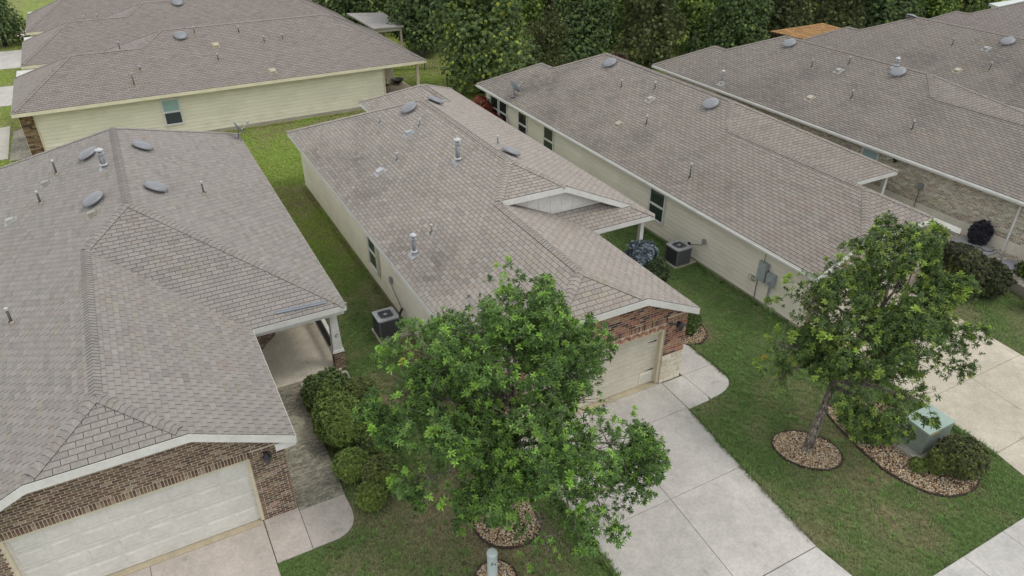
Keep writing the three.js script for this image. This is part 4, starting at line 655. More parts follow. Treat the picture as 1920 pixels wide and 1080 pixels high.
dome(HB2, 4.6, 10.3, EL); pipe(HB2, 3.9, 5.0, EL, 0.4, 0.03); pipe(HB2, 4.2, 4.2, EL, 0.4, 0.03);

// ---------------------------------------------------------------- fixtures
function lamp(label, p) { const o = thing('wall_lamp', label, 'lamp', [p[0], p[1], -p[2]]); new G().box(-0.05, -0.08, -0.01, 0.05, 0.12, 0.015).build('back_plate', M.dark, o); new G().tube([0, 0.08, 0], [0, 0.14, 0.12], 0.012, 0.012, 6).build('arm', M.dark, o); new G().lathe([[0, 0.2], [0.05, 0.15], [0.1, 0.08], [0.095, 0.06], [0.05, 0.06]], [0, 0, 0.13], 10).build('hood', M.dark, o); new G().lathe([[0.085, 0.06], [0.06, -0.12], [0.02, -0.15], [0, -0.16]], [0, 0, 0.13], 8, [0.10, 0.10, 0.14]).build('lantern', new THREE.MeshPhysicalMaterial({ color: rgb(0.05, 0.05, 0.07), roughness: 0.15, clearcoat: 0.5 }), o); }
lamp('black lantern on the brown brick beside the wide white garage door', [-5.43, 2.05, 0.645]);
lamp('black lantern on the red brick pier above cream stone', [6.5, 2.12, 0.265]);
function acUnit(label, pos, turn) {
  const o = thing('air_conditioner', label, 'air conditioner', pos, turn, 'outdoor air conditioner units'), s = 0.37, H = 0.72, c = [0.15, 0.15, 0.16];
  const rr = (r, y, k = 0.07) => { const q = []; for (let i = 0; i < 4; i++) { const cx = (i === 0 || i === 3 ? 1 : -1) * (r - k), cz = (i < 2 ? 1 : -1) * (r - k); for (let j = 0; j < 4; j++) { const a = (i * 90 + j * 30) * D2R; q.push([cx + k * Math.cos(a), y, cz + k * Math.sin(a)]); } } return q.reverse(); };
  new G().prism(rr(s - 0.02, 0.03), rr(s - 0.02, H - 0.03), c.map((q) => q * 0.6)).build('coil_core', M.metal, o);
  const lv = new G(); for (let i = 0; i < 4; i++) for (let k = 0; k < 17; k++) { const t = -0.31 + k * 0.62 / 16, a = i * Math.PI / 2, co = Math.cos(a), si = Math.sin(a), P = (x, y, z) => [x * co - z * si, y, x * si + z * co]; lv.prism([P(t - 0.008, 0.06, s - 0.02), P(t + 0.012, 0.06, s - 0.002), P(t + 0.014, 0.06, s - 0.01), P(t - 0.004, 0.06, s - 0.024)], [P(t - 0.008, H - 0.05, s - 0.02), P(t + 0.012, H - 0.05, s - 0.002), P(t + 0.014, H - 0.05, s - 0.01), P(t - 0.004, H - 0.05, s - 0.024)], c); }
  lv.build('louvred_cabinet', M.metal, o);
  for (const [x, z] of [[1, 1], [1, -1], [-1, 1], [-1, -1]]) new G().tube([x * (s - 0.035), 0.02, z * (s - 0.035)], [x * (s - 0.035), H - 0.02, z * (s - 0.035)], 0.035, 0.035, 8, c.map((q) => q * 1.25)).build('corner_post', M.metal, o);
  new G().prism(rr(s, 0.0), rr(s, 0.05), c.map((q) => q * 1.2)).build('base_pan', M.metal, o);
  const lid = new G(), outer = rr(s, H), lc = [0.44, 0.45, 0.47], n = outer.length, inner = outer.map((p) => { const a = Math.atan2(p[2], p[0]); return [0.29 * Math.cos(a), H + 0.015, 0.29 * Math.sin(a)]; }), low = rr(s, H - 0.05), inLow = inner.map((p) => [p[0], H - 0.1, p[2]]);
  for (let i = 0; i < n; i++) { const j = (i + 1) % n; lid.poly([outer[i], outer[j], inner[j], inner[i]], lc); lid.poly([low[i], low[j], outer[j], outer[i]], lc); lid.poly([inner[i], inner[j], inLow[j], inLow[i]], c); }
  lid.build('lid', M.metal, o);
  new G().lathe([[0.28, H - 0.12], [0, H - 0.12]], [0, 0, 0], 20, [0.03, 0.03, 0.035]).build('fan_well', M.metal, o);
  const fan = new G(); for (let k = 0; k < 4; k++) { const a = k * Math.PI / 2, P = (r, t, y) => [r * Math.cos(a + t), y, r * Math.sin(a + t)]; fan.poly([P(0.05, -0.3, H - 0.09), P(0.05, 0.3, H - 0.075), P(0.25, 0.35, H - 0.07), P(0.25, -0.3, H - 0.1)], [0.16, 0.16, 0.2]); } fan.build('fan', M.metal, o);
  const gr = new G(); for (const r of [0.06, 0.11, 0.16, 0.21, 0.26]) gr.lathe([[r, H + 0.014], [r + 0.006, H + 0.02], [r + 0.012, H + 0.014]], [0, 0, 0], 22, c); for (let k = 0; k < 8; k++) { const a = k * Math.PI / 4; gr.beam([0.05 * Math.cos(a), H + 0.02, 0.05 * Math.sin(a)], [0.285 * Math.cos(a), H + 0.018, 0.285 * Math.sin(a)], 0.008, 0.008, c); } gr.build('grille', M.metal, o);
  new G().lathe([[0.07, H + 0.0], [0.07, H + 0.02], [0.03, H + 0.035], [0, H + 0.036]], [0, 0, 0], 12, [0.34, 0.34, 0.36]).build('motor_cap', M.metal, o); return o;
}
slabs('equipment_pad', 'small concrete pad under the air conditioner of the middle house', [[[[-0.82, 7.24], [0.36, 7.24], [0.36, 6.3], [-0.82, 6.3]], [0.6, 0.56, 0.47]]], 0.10);
slabs('equipment_pad', 'small concrete pad under the air conditioner by the cream wall', [[[[11.1, 6.42], [12.2, 6.42], [12.2, 5.62], [11.1, 5.62]], [0.58, 0.53, 0.42]]], 0.07);
acUnit('dark grey air conditioner beside the long wall of the middle house', [-0.40, 0.10, -6.77], 0); acUnit('dark grey air conditioner beside the rounded shrub and cream wall', [11.52, 0.07, -6.02], 0.02);
{ const o = thing('conduit', 'black line from wall box down to the air conditioner of the middle house', 'conduit'); new G().box(0.29, 1.1, -8.25, 0.375, 1.32, -8.1, [0.34, 0.37, 0.38]).build('disconnect_box', M.metal, o); new G().path([[0.33, 1.1, -8.17], [0.33, 0.9, -7.95], [0.32, 0.75, -7.5], [0.31, 0.62, -7.2], [0.2, 0.5, -7.05], [0.02, 0.4, -6.98]], 0.014, 6, [0.10, 0.10, 0.11]).build('cable', M.plastic, o); new G().path([[0.33, 0.62, -7.15], [0.1, 0.38, -7.02], [-0.03, 0.3, -6.96]], 0.045, 8, [0.012, 0.012, 0.013]).build('insulated_line', M.plastic, o); }
{ const o = thing('conduit', 'grey line from wall box to the air conditioner by the cream wall', 'conduit'); new G().box(12.1, 1.0, -5.42, 12.19, 1.2, -5.3, [0.34, 0.37, 0.38]).build('disconnect_box', M.metal, o); new G().path([[12.14, 1.0, -5.36], [12.13, 0.9, -5.45], [12.1, 0.85, -5.65], [12.0, 0.78, -5.85], [11.88, 0.6, -5.95]], 0.016, 6, [0.12, 0.12, 0.13]).build('cable', M.plastic, o); new G().box(11.98, 0.62, -6.05, 12.04, 0.8, -5.93, [0.012, 0.012, 0.012]).build('insulated_line', M.plastic, o); }
{ const b = [0.40, 0.44, 0.45], o = thing('electrical_panel', 'tall grey electrical panel on the cream sided wall', 'electric box'); new G().box(12.06, 0.98, -2.48, 12.2, 1.72, -2.1, b).build('cabinet', M.metal, o); new G().box(12.045, 1.0, -2.46, 12.06, 1.7, -2.12, b.map((q) => q * 1.08)).build('cover', M.metal, o); new G().path([[12.15, 1.72, -2.33], [12.15, 2.25, -2.33]], 0.014, 6, [0.2, 0.19, 0.17]).build('conduit', M.metal, o); new G().path([[12.14, 0.0, -2.45], [12.14, 0.98, -2.45]], 0.022, 8, [0.25, 0.26, 0.27]).build('ground_pipe', M.metal, o);
  const m = thing('electric_meter', 'blue grey meter box beside the tall electrical panel', 'electric meter'); new G().box(12.05, 0.98, -2.03, 12.2, 1.45, -1.7, [0.40, 0.44, 0.48]).build('cabinet', M.metal, m); new G().tube([12.05, 1.2, -1.87], [11.95, 1.2, -1.87], 0.08, 0.075, 14, [0.42, 0.44, 0.45]).build('dial', M.metal, m); new G().path([[12.14, 0.0, -1.87], [12.14, 0.98, -1.87]], 0.035, 8, [0.32, 0.36, 0.40]).build('riser', M.metal, m);
  const c = thing('cable_coil', 'loose coil of thin black cable beside the electrical panel', 'cable'); const q = new G(); for (const [a, r, dz] of [[0, 0.09, 0], [1, 0.11, 0.02], [2, 0.07, -0.06], [3, 0.13, -0.1]]) { const pts = []; for (let k = 0; k <= 14; k++) { const t = k / 14 * 6.28; pts.push([12.16 - a * 0.006, 0.86 + r * Math.sin(t), -2.66 + dz + r * Math.cos(t)]); } q.path(pts, 0.006, 4, [0.03, 0.03, 0.03]); } q.build('coil', M.plastic, c); }
function dish(label, p, az, rx) { const o = thing('satellite_dish', label, 'satellite dish', p, az), up = 0.55; new G().box(-0.1, 0.01, -0.14, 0.1, 0.03, 0.14, [0.3, 0.3, 0.33]).build('foot', M.metal, o); new G().path([[0, 0.02, 0], [0, 0.3, 0.02], [0.02, up - 0.1, 0]], 0.022, 8, [0.22, 0.22, 0.24]).path([[0.08, 0.02, 0.1], [0, 0.28, 0.02]], 0.012, 6, [0.22, 0.22, 0.24]).path([[-0.08, 0.02, 0.1], [0, 0.28, 0.02]], 0.012, 6, [0.22, 0.22, 0.24]).build('mast', M.metal, o); const d = new G().lathe([[0, 0.0], [0.1, 0.01], [0.2, 0.035], [0.36, 0.095], [0.375, 0.105], [0.36, 0.11], [0.2, 0.05], [0.1, 0.025], [0, 0.015]], [0, 0, 0], 20, [0.33, 0.37, 0.43]).build('reflector', M.metal, o, true); d.position.set(0.02, up - 0.06, 0); d.rotation.set(0, 0, rx); new G().path([[0.14, up - 0.16, 0], [0.50, up + 0.12, 0]], 0.018, 6, [0.5, 0.52, 0.5]).box(0.46, up + 0.1, -0.04, 0.56, up + 0.2, 0.04, [0.42, 0.43, 0.44]).build('feed_arm', M.metal, o); }
{ const y = planL.H(9.75, 20.5); dish('pale satellite dish on the roof corner above the rear lawn', [-2.2, y - 0.0, -20.7], 0.1, -1.0); }
dish('dark satellite dish on the roof edge above the red shrub', [12.2, planC.H(0.4, 21.1) + 0.01, -21.0], 0.1, -1.05);
// pad-mounted transformer, pedestal
{ const o = thing('transformer_box', 'pale green utility transformer box under the tree with the leaning trunk', 'utility box'); slabs('equipment_pad', 'concrete pad under the green utility box', [[[[10.14, -4.85], [11.6, -4.85], [11.6, -5.72], [10.14, -5.72]], [0.5, 0.48, 0.44]]], 0.12);
  const c = [0.29, 0.345, 0.31], b = (x0, x1, v0, v1, h0, h1, k = 0) => { const lo = [[x0, v0], [x1, v0], [x1, v1], [x0, v1]], s = [[x0 + k, v0 + k], [x1 - k, v0 + k], [x1 - k, v1 - k], [x0 + k, v1 - k]]; return new G().prism(lo.map(([u, v]) => [u, h0, -v]), s.map(([u, v]) => [u, h1, -v]), c); };
  b(10.36, 11.42, -5.62, -4.9, 0.12, 0.84).build('cabinet', M.metal, o); const l = new G(); l.prism([[10.34, -5.64], [11.44, -5.64], [11.44, -4.88], [10.34, -4.88]].map(([u, v]) => [u, 0.84, -v]), [[10.34, -5.64], [11.44, -5.64], [11.44, -4.88], [10.34, -4.88]].map(([u, v]) => [u, v < -5 ? 0.90 : 0.95, -v]), [0.34, 0.44, 0.39]); l.build('lid', M.metal, o);
  new G().box(10.42, 0.81, 5.622, 10.78, 0.85, 5.645, [0.46, 0.30, 0.05]).build('warning_strip', M.plastic, o); new G().box(10.95, 0.4, 5.622, 11.0, 0.52, 5.66, [0.2, 0.2, 0.2]).build('handle', M.metal, o); }
{ const o = thing('utility_pedestal', 'small pale grey cylindrical utility pedestal in a round stone bed', 'pedestal', [-1.56, 0, 3.36]), c = [0.47, 0.54, 0.52]; new G().lathe([[0.14, 0.0], [0.13, 0.03], [0.118, 0.05], [0.118, 0.72]], [0, 0, 0], 20, c).build('shell', M.plastic, o, true); new G().lathe([[0.125, 0.70], [0.125, 0.76], [0.1, 0.80], [0, 0.815]], [0, 0, 0], 20, c.map((q) => q * 1.06)).build('cap', M.plastic, o); const t = new G(); const k = [0.05, 0.055, 0.08]; for (const [x, y, w, h] of [[-0.035, 0.52, 0.012, 0.10], [-0.015, 0.555, 0.035, 0.011], [-0.015, 0.515, 0.026, 0.011], [0.035, 0.50, 0.011, 0.05], [0.045, 0.478, 0.03, 0.011]]) { const a = x / 0.118; t.box(x - w / 2, y - h / 2, 0.112, x + w / 2, y + h / 2, 0.122, k); } t.build('lettering', M.plastic, o).rotation.y = -0.25; }
// patio things of the rear house
slabs('patio_floor', 'concrete patio floor at the end of the yellow sided rear house', [[[[8.35, 30.4], [11.2, 30.4], [11.2, 35.3], [8.35, 35.3]], [0.55, 0.48, 0.36]]], 0.08);
{ const o = thing('patio_chair', 'dark metal chair on the rear patio', 'chair', [9.2, 0.08, -33.5], 2.4); new G().box(-0.22, 0.42, -0.22, 0.22, 0.45, 0.22).build('seat', M.dark, o); for (const [x, z] of [[-0.2, -0.2], [0.2, -0.2], [-0.2, 0.2], [0.2, 0.2]]) new G().tube([x, 0, z], [x, 0.42, z], 0.014, 0.014, 6).build('leg', M.dark, o); const b = new G(); b.path([[-0.2, 0.44, -0.21], [-0.2, 0.92, -0.27], [0.2, 0.92, -0.27], [0.2, 0.44, -0.21]], 0.014, 6); for (const x of [-0.1, 0, 0.1]) b.path([[x, 0.44, -0.21], [x, 0.92, -0.27]], 0.009, 5); b.build('backrest', M.dark, o);
  const t = thing('fire_bowl', 'black round bowl table on the rear patio', 'bowl', [10.6, 0.08, -34.9]); new G().lathe([[0.08, 0], [0.25, 0.12], [0.42, 0.32], [0.44, 0.34], [0.40, 0.32], [0.2, 0.2], [0, 0.18]], [0, 0, 0], 18).build('bowl', M.dark, t); for (let k = 0; k < 3; k++) { const a = k * 2.094; new G().tube([0.3 * Math.cos(a), 0, 0.3 * Math.sin(a)], [0.25 * Math.cos(a), 0.2, 0.25 * Math.sin(a)], 0.015, 0.015, 6).build('leg', M.dark, t); }
  const u = thing('folded_stand', 'black folded stand leaning by the rear house corner', 'stand', [8.75, 0, -32.6]); new G().path([[0, 0, 0], [0.02, 0.75, 0]], 0.04, 6).path([[0.02, 0.7, 0], [0.45, 0.02, 0.05]], 0.02, 6).build('frame', M.dark, u); }
// iron fences
function fence(label, a, b, h = 1.35) { const o = thing('iron_fence', label, 'fence'), L = Math.hypot(b[0] - a[0], b[1] - a[1]), at = (s, y) => [a[0] + (b[0] - a[0]) * s / L, y, -(a[1] + (b[1] - a[1]) * s / L)]; for (const y of [0.15, h - 0.12, h - 0.02]) new G().beam(at(0, y + 0.03), at(L, y + 0.03), 0.03, 0.03).build('rail', M.dark, o); for (let s = 0; s <= L; s += 2.4) new G().tube(at(s, 0), at(s, h + 0.12), 0.04, 0.04, 4).build('post', M.dark, o); for (let s = 0.12; s < L; s += 0.12) new G().tube(at(s, 0.05), at(s, h), 0.009, 0.009, 4).build('picket', M.dark, o); }
fence('black iron fence behind the patio of the rear house', [11.4, 38.2], [15.2, 37.0]); fence('black iron fence under the large oak', [12.6, 30.9], [17.4, 29.4]); fence('black iron fence beyond the far grey roof', [10.2, 60.5], [18.5, 56]);
// shingled timber shelter and grey patio roof
{ const o = thing('timber_shelter', 'orange brown shingled shelter roof behind the grey roofs', 'shelter'), R = rng(5); const c0 = [34.9, 24.8], c1 = [40.4, 25.0], c2 = [40.5, 22.0], c3 = [35.6, 21.5], h = 3.0, P = (s, t, y) => { const a = [c3[0] + (c2[0] - c3[0]) * s, c3[1] + (c2[1] - c3[1]) * s], b = [c0[0] + (c1[0] - c0[0]) * s, c0[1] + (c1[1] - c0[1]) * s]; return [a[0] + (b[0] - a[0]) * t, h + y + 0.12 * t, -(a[1] + (b[1] - a[1]) * t)]; };
  new G().prism([P(0, 0, -0.12), P(1, 0, -0.12), P(1, 1, -0.12), P(0, 1, -0.12)], [P(0, 0, -0.02), P(1, 0, -0.02), P(1, 1, -0.02), P(0, 1, -0.02)], [0.12, 0.07, 0.04]).build('roof_deck', M.cedar, o);
  for (let j = 0; j < 9; j++) for (let i = 0; i < 14; i++) { const k = 0.8 + 0.4 * R(), c = [0.85 * k, 0.50 * k, 0.20 * k], s0 = i / 14 + 0.003 + (j % 2) * 0, s1 = (i + 1) / 14 - 0.003, t0 = j / 9, t1 = (j + 1) / 9 + 0.01; new G().prism([P(s0, t0, -0.02), P(s1, t0, -0.02), P(s1, t1, -0.02), P(s0, t1, -0.02)], [P(s0, t0, 0.025), P(s1, t0, 0.025), P(s1, t1, 0.0), P(s0, t1, 0.0)], c).build('shingle', M.cedar, o); }
  for (const [s, t] of [[0.05, 0.06], [0.95, 0.06], [0.05, 0.94], [0.95, 0.94]]) { const p = P(s, t, -0.1); new G().box(p[0] - 0.08, 0, p[2] - 0.08, p[0] + 0.08, p[1], p[2] + 0.08, [0.16, 0.09, 0.05]).build('post', M.cedar, o); } }
{ const o = thing('patio_cover', 'grey patio roof on posts beyond the yellow sided rear house', 'shelter'), q = [[10.9, 46.7], [13.6, 45.6], [13.6, 41.0], [11.25, 41.15]], Y = [2.75, 2.75, 2.55, 2.55]; new G().prism([...q].reverse().map(([u, v], i) => [u, Y[3 - i] - 0.1, -v]), [...q].reverse().map(([u, v], i) => [u, Y[3 - i], -v]), [0.36, 0.345, 0.335]).build('roof', M.concrete, o); for (const [u, v] of [[11.4, 41.4], [13.4, 41.25], [13.4, 45.4]]) new G().box(u - 0.07, 0, -v - 0.07, u + 0.07, 2.5, -v + 0.07, [0.4, 0.36, 0.3]).build('post', M.plastic, o); new G().beam([11.3, 2.4, -41.4], [13.5, 2.4, -41.25], 0.08, 0.2, [0.55, 0.52, 0.42]).build('beam', M.plastic, o); }
{ const o = thing('white_awning', 'white metal awning roof at the upper frame corner', 'awning'); new G().prism([[55.2, 3.5, -20.6], [60, 3.5, -20.6], [60, 3.6, -22], [55.4, 3.6, -22]], [[55.2, 3.6, -20.6], [60, 3.6, -20.6], [60, 3.75, -22], [55.4, 3.75, -22]], [0.62, 0.66, 0.64]).build('roof', M.metal, o); for (const u of [55.5, 57.5, 59.6]) new G().box(u - 0.06, 0, 20.7 * -1 - 0.06, u + 0.06, 3.5, -20.64, [0.5, 0.5, 0.5]).build('post', M.plastic, o); }
{ const o = thing('flood_light', 'twin flood light under the gutter of the tan brick house', 'lamp', [23.2, 2.38, -5.7]); new G().tube([0, 0, 0], [-0.06, 0, 0], 0.05, 0.05, 10, [0.6, 0.58, 0.5]).build('mount', M.plastic, o); for (const z of [-0.14, 0.14]) new G().tube([-0.06, 0, z * 0.3], [-0.16, -0.05, z * 1.6], 0.04, 0.07, 10, z < 0 ? [0.6, 0.58, 0.5] : [0.04, 0.04, 0.04]).build('lamp_head', M.plastic, o); }
{ const o = thing('cable_box', 'small grey cable box on the tan brick wall', 'cable box', [23.18, 1.55, -4.1]); new G().box(-0.09, 0, -0.1, 0.02, 0.25, 0.1, [0.28, 0.29, 0.31]).build('housing', M.metal, o); new G().tube([-0.03, -1.0, 0], [-0.03, 0, 0], 0.02, 0.02, 6, [0.16, 0.15, 0.13]).build('conduit', M.metal, o); }

// ---------------------------------------------------------------- planting
function ringEdge(name, label, pts, h = 0.07, stoneN = 900, seed = 3, group) {
  const o = thing(name, label, 'stone bed', [0, 0, 0], 0, group), q = new G(), n = pts.length, R = rng(seed); hard.push(pts);
  const cx = pts.reduce((s, p) => s + p[0], 0) / n, cy = pts.reduce((s, p) => s + p[1], 0) / n;
  const off = (p, d) => { const l = Math.hypot(p[0] - cx, p[1] - cy); return [p[0] + (p[0] - cx) / l * d, p[1] + (p[1] - cy) / l * d]; };
  for (let i = 0; i < n; i++) { const j = (i + 1) % n, a = off(pts[i], 0.02), b = off(pts[j], 0.02), c = off(pts[j], -0.025), d = off(pts[i], -0.025), f = (p, y) => [p[0], y, -p[1]]; q.poly([f(a, h), f(b, h), f(c, h), f(d, h)]); q.poly([f(a, -0.02), f(b, -0.02), f(b, h), f(a, h)]); q.poly([f(c, -0.02), f(d, -0.02), f(d, h), f(c, h)]); }
  q.build('edging', M.edging, o);
  new G().poly(pts.map((p) => [p[0], 0.012, -p[1]]), [0.10, 0.07, 0.05]).build('soil', M.rock, o);
  const ic = new THREE.IcosahedronGeometry(1, 0), pa = ic.attributes.position; for (let i = 0; i < pa.count; i++) { const k = 0.75 + 0.5 * hash(Math.round(pa.getX(i) * 50), Math.round(pa.getY(i) * 50), Math.round(pa.getZ(i) * 50)); pa.setXYZ(i, pa.getX(i) * k, pa.getY(i) * k * 0.6, pa.getZ(i) * k * 0.8); } ic.computeVertexNormals();
  ic.setAttribute('color', new THREE.Float32BufferAttribute(new Float32Array(pa.count * 3).fill(1), 3));
  const xs = pts.map((p) => p[0]), ys = pts.map((p) => p[1]), x0 = Math.min(...xs), x1 = Math.max(...xs), y0 = Math.min(...ys), y1 = Math.max(...ys), im = new THREE.InstancedMesh(ic, M.rock, stoneN), m = new THREE.Matrix4(), col = new THREE.Color(), pal = [[0.56, 0.42, 0.26], [0.64, 0.52, 0.36], [0.42, 0.28, 0.16], [0.74, 0.67, 0.55], [0.34, 0.22, 0.14], [0.60, 0.43, 0.24], [0.50, 0.38, 0.26]];
  for (let k = 0; k < stoneN; k++) { let u, v, t = 0; do { u = x0 + (x1 - x0) * R(); v = y0 + (y1 - y0) * R(); } while (!inPoly(pts, u, v) && t++ < 60); const s = 0.014 + 0.017 * R(); m.compose(V(u, 0.018 + 0.03 * R(), -v), new THREE.Quaternion().setFromEuler(new THREE.Euler(R() * 0.8, R() * 6.28, R() * 0.8)), V(s, s, s)); im.setMatrixAt(k, m); const c = pal[Math.floor(R() * pal.length)], j = 0.8 + 0.4 * R(); im.setColorAt(k, col.setRGB(c[0] * j, c[1] * j, c[2] * j)); }
  im.name = 'river_stones'; im.userData.kind = 'stuff'; o.add(im); return o;
}
const oval = (cx, cy, rx, ry, rot = 0, n = 28) => [...Array(n)].map((_, i) => { const a = i / n * 6.2832, x = rx * Math.cos(a), y = ry * Math.sin(a); return [cx + x * Math.cos(rot) - y * Math.sin(rot), cy + x * Math.sin(rot) + y * Math.cos(rot)]; });
ringEdge('tree_ring', 'oval river stone bed round the leaning trunk', oval(7.88, -3.94, 0.92, 0.72, -0.9), 0.06, 2600, 5);
ringEdge('tree_ring', 'river stone bed under the big front tree', oval(-0.55, -2.2, 0.85, 0.8, -0.5), 0.06, 2600, 6);
ringEdge('stone_bed', 'long curved river stone bed round the green utility box', [[9.55, -3.2], [9.4, -3.7], [9.2, -4.6], [9.12, -5.4], [9.22, -6.05], [9.45, -6.55], [9.8, -6.88], [10.3, -7.03], [10.75, -7.0], [11.1, -6.85], [11.5, -6.4], [11.85, -5.8], [12.0, -5.2], [11.95, -4.6], [11.6, -3.9], [11.0, -3.3], [10.3, -3.0], [9.8, -2.98]], 0.06, 7500, 7);
ringEdge('stone_bed', 'small round stone bed at the pale grey pedestal', oval(-1.55, -3.5, 0.48, 0.48, 0), 0.06, 1100, 8);
ringEdge('stone_bed', 'small stone bed at the corner beside the rounded walk', [[6.95, 1.97], [8.0, 1.97], [8.2, 1.4], [8.7, 1.28], [9.2, 1.55], [9.4, 2.1], [9.0, 2.8], [8.2, 3.0], [6.95, 3.0]], 0.06, 2200, 9);

function leafBlade(q, base, dir, up, L, w, fold, droop, col) {       // pointed leaf of six triangles folded along its midrib
  const side = new THREE.Vector3().crossVectors(dir, up).normalize(), n = new THREE.Vector3().crossVectors(side, dir).normalize(), at = (t, s, y) => { const p = base.clone().addScaledVector(dir, t * L).addScaledVector(side, s * w).addScaledVector(n, y * L); p.y -= droop * L * t * t; return [p.x, p.y, p.z]; };
  const a = at(0, 0, 0), b = at(0.4, 0, -fold), c = at(1, 0, 0), l = at(0.42, -0.5, fold), r = at(0.42, 0.5, fold), l2 = at(0.75, -0.36, fold * 0.7), r2 = at(0.75, 0.36, fold * 0.7), m = at(0.75, 0, -fold * 0.6);
  q.tri(a, r, b, col).tri(a, b, l, col).tri(b, r, r2, col).tri(b, r2, m, col).tri(b, m, l2, col).tri(b, l2, l, col).tri(m, r2, c, col).tri(m, c, l2, col);
}
function rosette(seed, n, L, w, lift) {
  const R = rng(seed), q = new G();
  for (let i = 0; i < n; i++) { const a = i * 2.4 + R() * 0.5, e = lift * (0.35 + 1.1 * i / n) + (R() - 0.5) * 0.3, d = V(Math.cos(a) * Math.cos(e), Math.sin(e), Math.sin(a) * Math.cos(e)), k = 0.85 + 0.3 * R(); leafBlade(q, V(0, -0.03 + 0.04 * i / n, 0), d, V(0, 1, 0), L * (0.75 + 0.4 * R()), w * (0.85 + 0.3 * R()), 0.06, 0.25, [k, k, k * 0.9]); }
  return q.geo();
}
const rosA = [rosette(1, 10, 0.105, 0.030, 0.8), rosette(2, 8, 0.095, 0.028, 0.5), rosette(3, 11, 0.09, 0.028, 1.0)];
const sprayGeo = [rosette(7, 17, 0.135, 0.034, 0.95), rosette(8, 15, 0.125, 0.032, 0.8), rosette(9, 13, 0.12, 0.032, 1.05)];
const small = [rosette(11, 9, 0.06, 0.03, 0.8), rosette(12, 8, 0.055, 0.028, 0.7)];
const big = [rosette(14, 14, 0.14, 0.05, 0.7), rosette(15, 13, 0.12, 0.045, 0.5)];
const needle = rosette(17, 16, 0.20, 0.03, 0.9);
function scatterMesh(name, geo, mat, list, parent) {
  const im = new THREE.InstancedMesh(geo, mat, list.length), m = new THREE.Matrix4(), c = new THREE.Color(), q = new THREE.Quaternion(), q2 = new THREE.Quaternion();
  list.forEach((t, i) => { q.setFromUnitVectors(V(0, 1, 0), t.n); q2.setFromAxisAngle(V(0, 1, 0), t.r); q.multiply(q2); m.compose(t.p, q, V(t.s, t.s, t.s)); im.setMatrixAt(i, m); im.setColorAt(i, c.setRGB(...t.c)); });
  im.name = name; im.userData.kind = 'stuff'; parent.add(im); return im;
}
